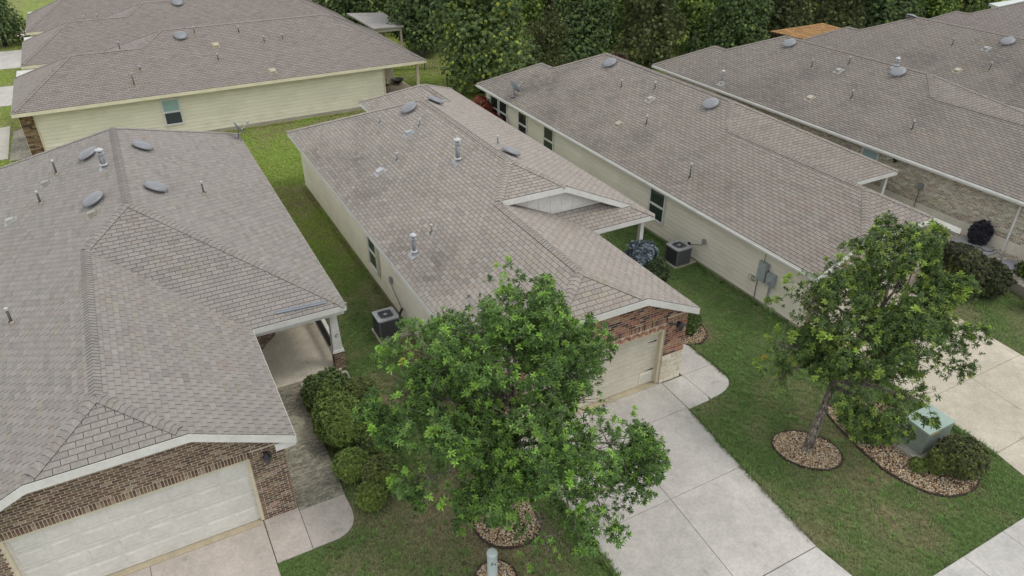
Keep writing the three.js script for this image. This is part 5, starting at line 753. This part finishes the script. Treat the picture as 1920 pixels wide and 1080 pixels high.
// broadleaf tree in the front garden; lobes are [across, away, height, radius] in metres about the base, axes square to the street view
function frontTree(label, base, trunkTop, lobes, nLeaf, nSpray, seed, colD, colB, yellow) {
  const o = thing('oak_tree', label, 'tree', [base[0], 0, -base[1]]), R = rng(seed), ca = Math.cos(28.5 * D2R), sa = Math.sin(28.5 * D2R), W = (l) => V(l[0] * ca + l[1] * sa, l[2], l[0] * sa - l[1] * ca);
  const L = lobes.map((l) => ({ c: W(l), r: l[3] })), tt = V(...trunkTop), tr = new G(), tc = [0.56, 0.515, 0.47];
  tr.path([[0, -0.05, 0], [tt.x * 0.03, 0.12, tt.z * 0.03], [tt.x * 0.35, tt.y * 0.35, tt.z * 0.35], [tt.x * 0.75, tt.y * 0.72, tt.z * 0.75], [tt.x, tt.y, tt.z]], [0.19, 0.135, 0.115, 0.10, 0.09], 12, tc); tr.build('trunk', M.bark, o, true);
  const top = L.reduce((a, b) => (b.c.y > a.c.y ? b : a)), ld = new G(), spine = [[tt.x, tt.y, tt.z]]; for (let k = 1; k <= 4; k++) { const p = tt.clone().lerp(top.c, k / 4); p.x += (R() - 0.5) * 0.15; p.z += (R() - 0.5) * 0.15; spine.push([p.x, p.y, p.z]); } ld.path(spine, [0.09, 0.07, 0.05, 0.032, 0.015], 8, tc); ld.build('leader', M.bark, o, true);
  for (const b of L) { if (b === top) continue; const k = Math.max(0, Math.min(0.8, (b.c.y - tt.y) / (top.c.y - tt.y) * 0.6)), s = tt.clone().lerp(top.c, k), m = s.clone().lerp(b.c, 0.55); m.y += 0.15; const q = new G(); q.path([[s.x, s.y, s.z], [m.x, m.y, m.z], [b.c.x, b.c.y, b.c.z]], [0.05, 0.034, 0.012], 6, tc); for (let t = 0; t < 14; t++) { const e = b.c.clone().add(V(R() - 0.5, R() - 0.3, R() - 0.5).normalize().multiplyScalar(b.r * 0.85)), w0 = m.clone().lerp(b.c, 0.3 + 0.7 * R()); q.path([[w0.x, w0.y, w0.z], [e.x, e.y, e.z]], [0.012, 0.004], 4, tc); } q.build('limb', M.bark, o); }
  const Lb = []; for (const b of L) { Lb.push({ c: b.c, r: b.r * 0.62 }); const m = Math.round(5 + b.r * 5); for (let k = 0; k < m; k++) { const d = V(R() * 2 - 1, R() * 1.7 - 0.6, R() * 2 - 1).normalize(); Lb.push({ c: b.c.clone().addScaledVector(d, b.r * (0.68 + 0.46 * R())), r: 0.2 + 0.2 * R() * b.r }); } } L.length = 0; L.push(...Lb);
  const tot = L.reduce((s, b) => s + b.r * b.r, 0), pick = () => { let t = R() * tot; for (const b of L) { t -= b.r * b.r; if (t <= 0) return b; } return L[0]; }, sets = [[], [], []];
  const inside = (p, b0) => L.some((b) => b !== b0 && p.distanceTo(b.c) < b.r * 0.72);
  for (let i = 0; i < nLeaf; i++) {
    const b = pick(), d = V(R() * 2 - 1, R() * 2 - 1, R() * 2 - 1); if (d.lengthSq() > 1) { i--; continue; } d.normalize(); if (d.y < -0.45 && R() < 0.6) { i--; continue; }
    const rr = R() < 0.72 ? 0.78 + 0.3 * Math.pow(R(), 1.5) : 0.35 + 0.45 * R(), p = b.c.clone().addScaledVector(d, b.r * rr * (0.86 + 0.28 * vnoise(d.x * 2.2 + b.c.x, d.y * 2.2 + d.z * 1.7, seed))); if (p.y < 0.35) continue;
    const clump = vnoise(p.x * 1.9 + 30, p.z * 1.9 + p.y * 2.3, seed + 4); if (clump < 0.34) continue; const hole = vnoise(p.x * 1.15 + p.y * 0.6 + 70, p.z * 1.15 - p.y * 0.9 + 20, seed + 6); if (hole < (seed === 43 ? 0.29 : 0.34) && R() < 0.88) continue;
    const k = 0.7 + 0.6 * R(), n = d.clone().lerp(V((R() - 0.5) * 0.8, 1, (R() - 0.5) * 0.8), 0.55).normalize(), nc = R();
    sets[i % 3].push({ p, n, r: R() * 6.28, s: 0.7 + 0.65 * R(), c: nc < 0.24 ? colB.map((q) => q * 0.8 * k) : colD.map((q) => q * k) });
  }
  const crown = new THREE.Group(); crown.name = 'crown'; o.add(crown); sets.forEach((s, i) => scatterMesh('leaves', rosA[i], M.leaf, s, crown));
  // light new shoots at the branch tips, each its own spray
  const pal = [...Array(6)].map((_, i) => { const k = 0.75 + 0.1 * i; return new THREE.MeshStandardMaterial({ color: rgb(colB[0] * k, colB[1] * k, colB[2] * k), vertexColors: true, roughness: 0.6, side: THREE.DoubleSide }); }), ym = new THREE.MeshStandardMaterial({ color: rgb(0.46, 0.42, 0.08), vertexColors: true, roughness: 0.65, side: THREE.DoubleSide });
  let made = 0, guard = 0; while (made < nSpray && guard++ < nSpray * 30) {
    const b = pick(), d = V(R() * 2 - 1, R() * 1.5 - 0.4, R() * 2 - 1).normalize(), p = b.c.clone().addScaledVector(d, b.r * (0.98 + 0.12 * R())); if (inside(p, b) || p.y < 0.5) continue; if (vnoise(p.x * 1.3 + 9, p.z * 1.3 + p.y, seed + 8) < 0.42) continue;
    const n = d.clone().lerp(V((R() - 0.5) * 0.5, 1, (R() - 0.5) * 0.5), 0.6).normalize(), yl = yellow(p, R), cnt = 1 + Math.floor(R() * 3);
    for (let c = 0; c < cnt; c++) { const m = new THREE.Mesh(sprayGeo[Math.floor(R() * 3)], yl && c === 0 ? ym : pal[Math.floor(R() * 6)]); m.name = 'leaf_spray'; m.position.copy(p).add(V((R() - 0.5) * 0.22, (R() - 0.5) * 0.16, (R() - 0.5) * 0.22)); m.quaternion.setFromUnitVectors(V(0, 1, 0), n); m.rotateY(R() * 6.28); const s = 0.85 + 0.45 * R(); m.scale.set(s, s, s); o.add(m); made++; }
  }
  return o;
}
const lobes1 = [[0.1, 0, 6.15, 0.95], [0.6, 0.2, 5.6, 0.9], [-0.5, 0.1, 5.4, 0.9], [-1.4, -0.1, 5.05, 1.0], [1.0, 0.2, 5.1, 1.0], [-2.15, 0.1, 4.1, 0.8], [-1.05, -0.9, 3.9, 1.35], [0.7, -1.0, 3.9, 1.45], [1.55, -0.2, 4.1, 0.95], [2.3, -0.5, 3.1, 0.8], [2.75, -0.4, 2.7, 0.7], [-1.85, -0.7, 2.2, 0.6], [0.3, -1.4, 2.7, 1.05], [1.5, -1.5, 2.4, 1.1], [0, 1.2, 4.3, 1.5], [1.5, 1.3, 3.7, 1.25], [-1.4, 1.3, 3.7, 1.25], [-2.9, 0.1, 3.35, 0.35], [-2.5, 0.0, 3.1, 0.5], [2.3, -1.0, 2.0, 0.85], [-0.75, -1.2, 2.1, 0.7], [0.85, -1.7, 1.5, 0.65], [3.2, -0.3, 2.5, 0.35], [0.0, -0.3, 4.7, 1.1], [0.1, -1.2, 3.2, 1.1], [-0.4, -0.6, 5.1, 0.8], [0.6, -0.4, 3.2, 1.0], [-0.7, -0.4, 3.0, 1.0]];
frontTree('big leafy oak in front of the middle house and its driveway', [-0.55, -2.2], [0.1, 1.75, 0.05], lobes1, 28000, 299, 41, [0.092, 0.17, 0.042], [0.27, 0.46, 0.085], (p, R) => (p.x < -1.0 && p.y > 3.6 ? R() < 0.3 : R() < 0.015));
const lobes2 = [[1.35, 0.6, 5.7, 0.85], [0.4, 0.6, 5.2, 0.85], [2.1, 0.9, 5.75, 0.65], [-0.35, 0.6, 3.9, 0.8], [0.6, -0.2, 4.0, 1.2], [2.0, -0.3, 4.2, 1.2], [2.55, 0.3, 4.3, 0.8], [2.5, 0.1, 3.1, 0.9], [1.6, -0.6, 2.9, 0.95], [0.3, 0.1, 3.0, 0.75], [1.2, 1.3, 3.9, 1.3], [1.0, -0.8, 2.9, 1.0], [2.1, 1.2, 3.7, 1.1], [2.9, 0.4, 5.0, 0.35], [1.25, -1.0, 1.7, 0.6], [1.0, -0.6, 2.3, 0.7], [0.5, 0.4, 2.7, 0.7], [-0.3, 0.5, 2.9, 0.6], [-0.95, 0.4, 3.2, 0.6], [-0.4, 0.6, 4.6, 0.6], [-0.75, 0.5, 2.45, 0.5], [1.75, -0.9, 1.75, 0.55], [2.3, -0.7, 2.3, 0.6]];
frontTree('leafy oak with leaning bare trunk in an oval stone ring', [7.93, -3.92], [0.45, 2.05, -0.12], lobes2.map((l) => [l[0] - 0.28, l[1], l[2], l[3]]), 19000, 280, 43, [0.09, 0.148, 0.042], [0.29, 0.40, 0.08], (p, R) => R() < 0.03);
// clipped shrubs
function shrub(label, u, v, rx, rz, h, n, col, col2, seed, leafS = 1, group = 'rounded shrubs', name = 'shrub', geo = small, lift = 0) {
  const rough = [103, 104, 106, 107, 108, 117].includes(seed) ? 0.2 : seed === 112 ? 0.95 : 0.6;
  const o = thing(name, label, 'shrub', [u, 0, -v], 0, group), R = rng(seed), sets = geo.map(() => []); hard.push(oval(u, v, rx * 0.9, rz * 0.9, 0, 12));
  for (let i = 0; i < n; i++) { const d = V(R() * 2 - 1, R() * 2 - 1, R() * 2 - 1); if (d.lengthSq() > 1 || d.lengthSq() < 0.01) { i--; continue; } d.normalize(); if (d.y < -0.8) { i--; continue; }
    const k = (R() < 0.75 ? 0.9 + 0.13 * R() : 0.55 + 0.35 * R()) * (1 - rough / 2 + rough * fbm(d.x * 2.2 + seed, d.z * 2.2 + d.y * 2.9, seed, 3)), p = V(d.x * rx * k, h * 0.5 + d.y * h * 0.5 * k + lift, d.z * rz * k); if (p.y < 0.02) continue;
    const t = 0.7 + 0.6 * R(), nn = d.clone().lerp(V((R() - 0.5), 1, (R() - 0.5)), 0.45).normalize(), c = R() < 0.3 ? col2 : col; sets[i % geo.length].push({ p, n: nn, r: R() * 6.28, s: leafS * (0.8 + 0.5 * R()), c: c.map((q) => q * t * 1.15) }); }
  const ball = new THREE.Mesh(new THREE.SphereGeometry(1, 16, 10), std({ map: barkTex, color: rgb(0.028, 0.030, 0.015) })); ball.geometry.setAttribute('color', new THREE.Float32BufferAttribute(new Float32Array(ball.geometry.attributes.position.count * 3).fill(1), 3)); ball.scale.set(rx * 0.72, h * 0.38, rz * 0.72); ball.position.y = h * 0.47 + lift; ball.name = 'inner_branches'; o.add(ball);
  const st = new G(); for (let k = 0; k < 5; k++) st.tube([(R() - 0.5) * rx * 0.3, -0.03, (R() - 0.5) * rz * 0.3], [(R() - 0.5) * rx * 0.8, h * 0.4, (R() - 0.5) * rz * 0.8], 0.025, 0.015, 5, [0.13, 0.10, 0.08]); st.build('stems', M.bark, o);
  const f = new THREE.Group(); f.name = 'foliage'; o.add(f); sets.forEach((s, i) => scatterMesh('leaves', geo[i], M.leaf, s, f)); return o;
}
const gD = [0.058, 0.088, 0.022], gD2 = [0.095, 0.14, 0.028], gO = [0.066, 0.086, 0.022], gO2 = [0.11, 0.14, 0.03];
shrub('large glossy dark shrub touching the porch landing', -3.2, 4.15, 0.72, 0.68, 1.05, 2400, gD, gD2, 101, 1.35); shrub('tallest shrub in the row, in the middle beside the stained walk', -3.28, 2.75, 0.66, 0.95, 1.15, 3000, gD2, [0.11, 0.16, 0.03], 102, 1.35);
shrub('olive rounded shrub next to the bare soil by the porch landing', -2.35, 3.72, 0.52, 0.52, 0.85, 1700, gO, gO2, 103); shrub('olive rounded shrub second from the landing on the lawn side', -2.42, 2.55, 0.52, 0.52, 0.75, 1700, gO, gO2, 104); shrub('dark shrub squeezed between the tall one and the big tree', -2.55, 1.5, 0.5, 0.55, 0.7, 1700, gD, gO2, 105);
shrub('green rounded shrub beside the walk before the curved slab', -3.42, 1.1, 0.47, 0.47, 0.76, 2000, [0.10, 0.145, 0.03], [0.15, 0.20, 0.04], 106, 1.1); shrub('round shrub beside the smallest one nearest the tree', -2.78, 0.45, 0.54, 0.54, 0.78, 2400, [0.085, 0.108, 0.028], [0.14, 0.175, 0.04], 107); shrub('smallest round shrub at the end of the row', -3.3, -0.08, 0.37, 0.37, 0.6, 1500, [0.11, 0.15, 0.03], [0.16, 0.21, 0.04], 108);
shrub('dark green shrub beside the air conditioner near the porch post', 9.45, 5.15, 0.72, 0.68, 1.25, 2800, [0.028, 0.048, 0.016], [0.06, 0.09, 0.03], 111, 1.3); shrub('blue grey shrub with silvery leaves behind the dark green shrub', 9.2, 5.52, 0.5, 0.5, 0.95, 900, [0.17, 0.21, 0.26], [0.06, 0.08, 0.11], 112, 2.0, 'rounded shrubs', 'shrub', small, 0.75);
shrub('small green shrub in the stone bed at the garage corner', 8.75, 2.15, 0.42, 0.42, 0.75, 1200, gD, gD2, 113);
shrub('large clipped dark shrub beside the cream driveway', 19.35, -0.25, 1.15, 1.3, 1.75, 5200, [0.030, 0.036, 0.014], [0.085, 0.095, 0.02], 114, 1.3); shrub('second clipped dark shrub joined to the large one by the driveway', 20.2, -1.1, 0.85, 0.9, 1.35, 2600, [0.030, 0.036, 0.014], [0.07, 0.085, 0.02], 115, 1.2);
shrub('dark purple shrub against the tan brick wall', 23.0, 1.0, 0.4, 0.36, 1.0, 1100, [0.022, 0.02, 0.03], [0.045, 0.04, 0.06], 116, 1.4, 'rounded shrubs', 'shrub', small, 0.3);
shrub('round yellow green shrub at the end of the long stone bed', 10.85, -6.35, 0.66, 0.6, 0.95, 2400, [0.05, 0.062, 0.018], [0.115, 0.13, 0.03], 117, 1.1); shrub('small upright shrub between utility box and round shrub', 10.3, -6.1, 0.28, 0.28, 0.7, 700, [0.07, 0.095, 0.025], [0.12, 0.15, 0.03], 118, 1.0);
shrub('low dark shrub at the upper end of the long stone bed', 9.9, -4.3, 0.5, 0.55, 0.55, 1100, gD, gD2, 119, 1.2);
shrub('low green plant beside the utility box pad', 9.95, -5.85, 0.22, 0.2, 0.35, 350, gD2, gO2, 122, 1.1);
shrub('leafy shrub at the frame edge beside the stepping stones', 22.4, -1.9, 0.75, 0.7, 1.2, 1500, [0.04, 0.065, 0.02], [0.13, 0.17, 0.03], 120, 1.9); shrub('light green young shrub at the frame edge on the dark lawn', 20.75, -3.0, 0.6, 0.55, 1.25, 1100, [0.05, 0.08, 0.02], [0.17, 0.20, 0.035], 121, 2.1);
shrub('red leaved shrub beside the windows of the cream house', 11.45, 23.6, 0.75, 0.8, 1.95, 1500, [0.22, 0.022, 0.02], [0.10, 0.075, 0.03], 123, 1.7, 'red leaved shrubs'); shrub('smaller red leaved shrub nearer the middle house', 11.55, 22.0, 0.55, 0.6, 1.35, 900, [0.17, 0.022, 0.022], [0.06, 0.07, 0.03], 124, 1.6, 'red leaved shrubs'); shrub('red flowering shrub behind the cream house roof', 23.6, 27.2, 0.8, 0.7, 2.35, 800, [0.10, 0.016, 0.022], [0.04, 0.06, 0.02], 125, 1.9, 'red leaved shrubs');
// raised rock bed of the tan brick house with stepping stones
{ const o = thing('raised_bed', 'raised rock bed with stepping stones along the tan brick wall', 'stone bed'), pts = [[22.1, 2.4], [21.62, 0.0], [21.15, -2.2], [21.0, -4], [23.2, -4], [23.2, 2.4]]; hard.push(pts); new G().prism(pts.map(([u, v]) => [u, -0.02, -v]), pts.map(([u, v]) => [u, 0.38, -v]), [0.38, 0.34, 0.28]).build('bank', M.rock, o); const R = rng(9), list = []; const ic = new THREE.IcosahedronGeometry(0.05, 0); ic.scale(1, 0.6, 0.8); ic.setAttribute('color', new THREE.Float32BufferAttribute(new Float32Array(ic.attributes.position.count * 3).fill(1), 3)); for (let k = 0; k < 900; k++) { const u = 21 + 2.2 * R(), v = -4 + 6.4 * R(); if (!inPoly(pts, u, v)) continue; const t = 0.6 + 0.7 * R(); list.push({ p: V(u, 0.39, -v), n: V(0, 1, 0), r: R() * 6, s: 0.7 + R(), c: [0.42 * t, 0.38 * t, 0.32 * t] }); } scatterMesh('gravel', ic, M.rock, list, o);
  for (const [u, v, r, c] of [[22.3, -0.75, 0.42, [0.26, 0.26, 0.30]], [22.35, -1.75, 0.45, [0.28, 0.30, 0.30]]]) new G().lathe([[r, 0.37], [r, 0.43], [0, 0.435]], [u, 0, -v], 20, c).build('stepping_stone', M.rock, o); new G().prism([[22.0, 1.6], [22.2, 0.1], [23.0, 0.1], [23.0, 1.6]].reverse().map(([u, v]) => [u, 0.37, -v]), [[22.0, 1.6], [22.2, 0.1], [23.0, 0.1], [23.0, 1.6]].reverse().map(([u, v]) => [u, 0.43, -v]), [0.36, 0.36, 0.37]).build('landing_stone', M.rock, o);
  const h = thing('garden_hose', 'dark garden hose on the pale landing stones', 'hose'); new G().path([[22.25, 0.445, -0.95], [22.45, 0.445, -0.85], [22.6, 0.445, -0.6], [22.5, 0.445, -0.35], [22.7, 0.445, -0.2], [22.95, 0.445, -0.25]], 0.016, 6, [0.03, 0.03, 0.035]).build('hose', M.plastic, h); }
// background trees
function wildTree(seed, h, r, colA, colB, n, geo) {
  const o = new THREE.Group(), R = rng(seed), lobes = []; for (let k = 0; k < 16; k++) { const t = k / 15, a = k * 2.4 + R(), rad = r * (0.25 + 0.5 * R()) * (1 - 0.45 * t); lobes.push({ c: V(Math.cos(a) * rad, h * (0.16 + 0.7 * t), Math.sin(a) * rad), r: r * (0.5 - 0.2 * t) * (0.8 + 0.4 * R()) }); }
  new G().path([[0, -0.1, 0], [0.1, h * 0.3, 0.05], [0, h * 0.75, 0.1]], [0.26, 0.17, 0.05], 8, [0.13, 0.11, 0.09]).build('trunk', M.bark, o);
  const lb = new G(); for (const b of lobes) lb.path([[0.05, Math.min(b.c.y * 0.7, h * 0.6), 0.05], [b.c.x, b.c.y, b.c.z]], [0.07, 0.02], 5, [0.13, 0.11, 0.09]); lb.build('limbs', M.bark, o);
  const sets = [[], []]; for (let i = 0; i < n; i++) { const b = lobes[Math.floor(R() * 16)], d = V(R() * 2 - 1, R() * 2 - 1, R() * 2 - 1); if (d.lengthSq() > 1) { i--; continue; } d.normalize(); const p = b.c.clone().addScaledVector(d, b.r * (0.6 + 0.5 * R())); if (p.y < 0.2 || vnoise(p.x * 1.2 + 50, p.z * 1.2 + p.y * 1.4, seed) < 0.27) continue; const t = 0.65 + 0.7 * R(), c = R() < 0.16 ? colB : colA; sets[i % 2].push({ p, n: d.clone().lerp(V(0, 1, 0), 0.45).normalize(), r: R() * 6.28, s: 0.75 + 0.6 * R(), c: c.map((q) => q * t * 2.5) }); }
  const cr = new THREE.Group(); cr.name = 'crown'; o.add(cr); sets.forEach((s, i) => scatterMesh('leaves', geo[i], M.leaf, s, cr)); return o;
}
const kinds = [wildTree(201, 8.5, 3.9, [0.044, 0.066, 0.022], [0.13, 0.155, 0.03], 10500, big), wildTree(202, 8, 3.3, [0.036, 0.056, 0.020], [0.08, 0.115, 0.03], 9500, big), wildTree(203, 7.5, 2.8, [0.045, 0.055, 0.022], [0.10, 0.11, 0.04], 7200, [big[1], needle]), wildTree(204, 8.2, 3.2, [0.065, 0.10, 0.024], [0.16, 0.20, 0.035], 9500, big)];
const wild = [
  ['large dark oak standing alone behind the iron fence', 15.0, 30.6, 0, 1.08, 0.3], ['dark tree beside the grey patio roof', 15.6, 42.5, 1, 0.95, 1], ['yellowish oak whose crown shows over the large oak', 22.5, 40.5, 3, 1.0, 2], ['dark tree behind the grey patio roof', 12.2, 52, 1, 1, 3],
  ['tree at the wood edge behind the cream house ridge', 24.8, 33.5, 1, 1.0, 4], ['pale green tree at the top centre of the wood', 31, 38, 3, 1.05, 5], ['dark cedar to the side of the pale green tree', 29.3, 31.4, 2, 1.0, 6], ['bright green tree above the cream house dome vents', 35.2, 33.2, 3, 0.95, 0.5], ['dark cedar behind the timber shelter', 40.5, 29.5, 2, 1.05, 1.5],
  ['dark tree to the side of the timber shelter', 35.3, 28.6, 1, 0.9, 2.5], ['thin cedar beyond the shelter', 45.5, 27.6, 2, 0.95, 3.5], ['dark tree over the far grey roofs', 50, 27, 1, 1.1, 4.5], ['green tree over the farthest grey roof', 55.8, 27.5, 3, 1.0, 5.5], ['tall dark tree deep in the wood centre', 37.5, 44, 1, 1.15, 0.7], ['tall dark tree deep in the wood behind the shelter', 46, 38, 1, 1.15, 1.7], ['tall dark tree at the top frame corner', 58, 34, 1, 1.15, 2.7], ['tall yellowish tree deep behind the large oak', 23, 52, 3, 1.1, 3.7], ['tall oak deep behind the iron fence', 17.2, 52, 0, 1.1, 4.7], ['dark cedar filling the wood behind the yellowish oak', 29, 46, 2, 1.1, 5.7], ['dark oak filling the wood behind the bright green tree', 43, 45, 0, 1.1, 0.9], ['dark oak beyond the far roof ridge', 53, 35, 0, 1.1, 1.9], ['far dark oak over the white awning', 66, 30, 0, 1.1, 2.9], ['low dark cedar under the large oak', 20.4, 31.2, 2, 0.62, 3.9], ['dark street tree at the upper frame corner', -14.0, 60.5, 1, 0.72, 0.2], ['far oak behind the wood', 33, 56, 0, 1.25, 2.2], ['far oak behind the shelter wood', 56, 46, 0, 1.2, 3.2]];
wild.forEach(([label, u, v, k, s, rot]) => { const t = kinds[k].clone(true); t.name = numbered(k === 2 ? 'cedar_tree' : 'wild_tree'); t.position.set(u, 0, -v); t.rotation.y = rot; t.scale.set(s, s, s); tag(t, label, 'tree', 'trees of the wood behind the houses'); scene.add(t); });
{ const o = thing('spiky_plant', 'small spiky plant beside the far driveway', 'plant', [-13.5, 0, -62]), q = new G(); for (let k = 0; k < 12; k++) { const a = k * 0.53; leafBlade(q, V(0, 0.3, 0), V(Math.cos(a), 0.35, Math.sin(a)).normalize(), V(0, 1, 0), 0.85, 0.16, 0.04, 0.4, [0.05, 0.07, 0.03]); } q.build('fronds', M.leaf, o); new G().tube([0, 0, 0], [0, 0.35, 0], 0.08, 0.06, 6, [0.15, 0.12, 0.09]).build('stem', M.bark, o); }
// ---------------------------------------------------------------- grass
{
  const R = rng(77), q = new G(); for (let k = 0; k < 8; k++) { const a = k * 0.785 + R(), l = 0.035 + 0.03 * R(), t = 0.5 + 1.2 * R(), b = V((R() - 0.5) * 0.05, 0, (R() - 0.5) * 0.05), w = 0.005; const d = V(Math.cos(a) * t, 1, Math.sin(a) * t).normalize().multiplyScalar(l), s = V(-Math.sin(a) * w, 0, Math.cos(a) * w); const c = 0.8 + 0.4 * R(); q.tri([b.x - s.x, 0, b.z - s.z], [b.x + s.x, 0, b.z + s.z], [b.x + d.x, d.y, b.z + d.z], [c, c, c]); }
  const tuft = q.geo(), list = [], foot = [[-11.5, 0.7, -5, 21], [0.4, 0.3, 6.85, 20.5], [6.85, 8, 9.4, 23], [12.25, 0.3, 19, 24], [19, 4.5, 21.9, 23], [23.2, -4, 33, 23], [-11.4, 30.4, 11.2, 40]];
  const zones = [[-6.0, -6.6, 1.0, 6, 620], [-5, 5.5, 0.4, 21, 520], [-12, 21, 12.2, 30.5, 210], [5.5, -8.2, 12.5, 3, 560], [6.8, 2.5, 12.3, 9, 450], [9, 9, 12.3, 24, 170], [17, -6, 21.5, 2.5, 300], [11, 30, 19, 40, 110], [-19, 30, -11.4, 64, 45]];
  for (const [u0, v0, u1, v1, dn] of zones) { const n = Math.round((u1 - u0) * (v1 - v0) * dn); for (let i = 0; i < n; i++) { const u = u0 + (u1 - u0) * R(), v = v0 + (v1 - v0) * R(); if (foot.some((f) => u > f[0] && u < f[2] && v > f[1] && v < f[3])) continue; if (hard.some((p) => inPoly(p, u, v))) continue; const th = thatch(u, v); if (R() < th * 0.45) continue; const far = dn < 300 ? 1.5 : 1; list.push({ p: V(u, 0, -v), n: V(0, 1, 0), r: R() * 6.28, s: (0.75 + 0.6 * R()) * far, c: grassCol(u, v, 0.75 + 0.6 * R()) }); } }
  // ragged growth along walls and slab edges, and weeds in the turf
  const edge = (u0, v0, u1, v1, n, w) => { for (let i = 0; i < n; i++) { const t = R(), u = u0 + (u1 - u0) * t + (R() - 0.5) * w, v = v0 + (v1 - v0) * t + (R() - 0.5) * w; if (hard.some((p) => inPoly(p, u, v))) continue; list.push({ p: V(u, 0, -v), n: V((R() - 0.5) * 0.6, 1, (R() - 0.5) * 0.6).normalize(), r: R() * 6.28, s: 1.5 + 1.6 * R(), c: grassCol(u, v, 0.7 + 0.6 * R()) }); } };
  edge(0.3, 0.5, 0.3, 20.5, 1500, 0.16); edge(12.12, 0.5, 12.12, 24, 1500, 0.2); edge(-2.2, 5.6, -2.2, 20, 700, 0.2); edge(-11, 30.3, 8, 30.4, 900, 0.25); edge(6.12, -1.15, 5.6, -6.3, 500, 0.1); edge(0.93, -1, 0.86, -6.3, 500, 0.1); edge(8.3, 1.4, 8.26, -0.4, 160, 0.1); edge(12.42, -2, 12.3, -6.5, 350, 0.12);
  for (let i = 0; i < 900; i++) { const a = R() < 0.5, u = a ? -5.6 + 6.2 * R() : 5.8 + 6.2 * R(), v = a ? -6 + 14 * R() : -8 + 13 * R(); if (hard.some((p) => inPoly(p, u, v)) || foot.some((f) => u > f[0] && u < f[2] && v > f[1] && v < f[3])) continue; const m = 2 + Math.floor(R() * 5), k = 0.9 + 0.5 * R(); for (let j = 0; j < m; j++) list.push({ p: V(u + (R() - 0.5) * 0.14, 0, -v + (R() - 0.5) * 0.14), n: V(0, 1, 0), r: R() * 6.28, s: 1.2 + 0.9 * R(), c: [0.14 * k, 0.25 * k, 0.055 * k] }); }
  const im = scatterMesh('grass', tuft, M.leaf, list, scene); tag(im, 'short mown grass covering the lawns', 'grass', null, 'stuff'); console.log('grass', list.length);
}
scene.traverse((o) => { if (o.isMesh) { o.castShadow = true; o.receiveShadow = true; } });
renderer.render(scene, camera);
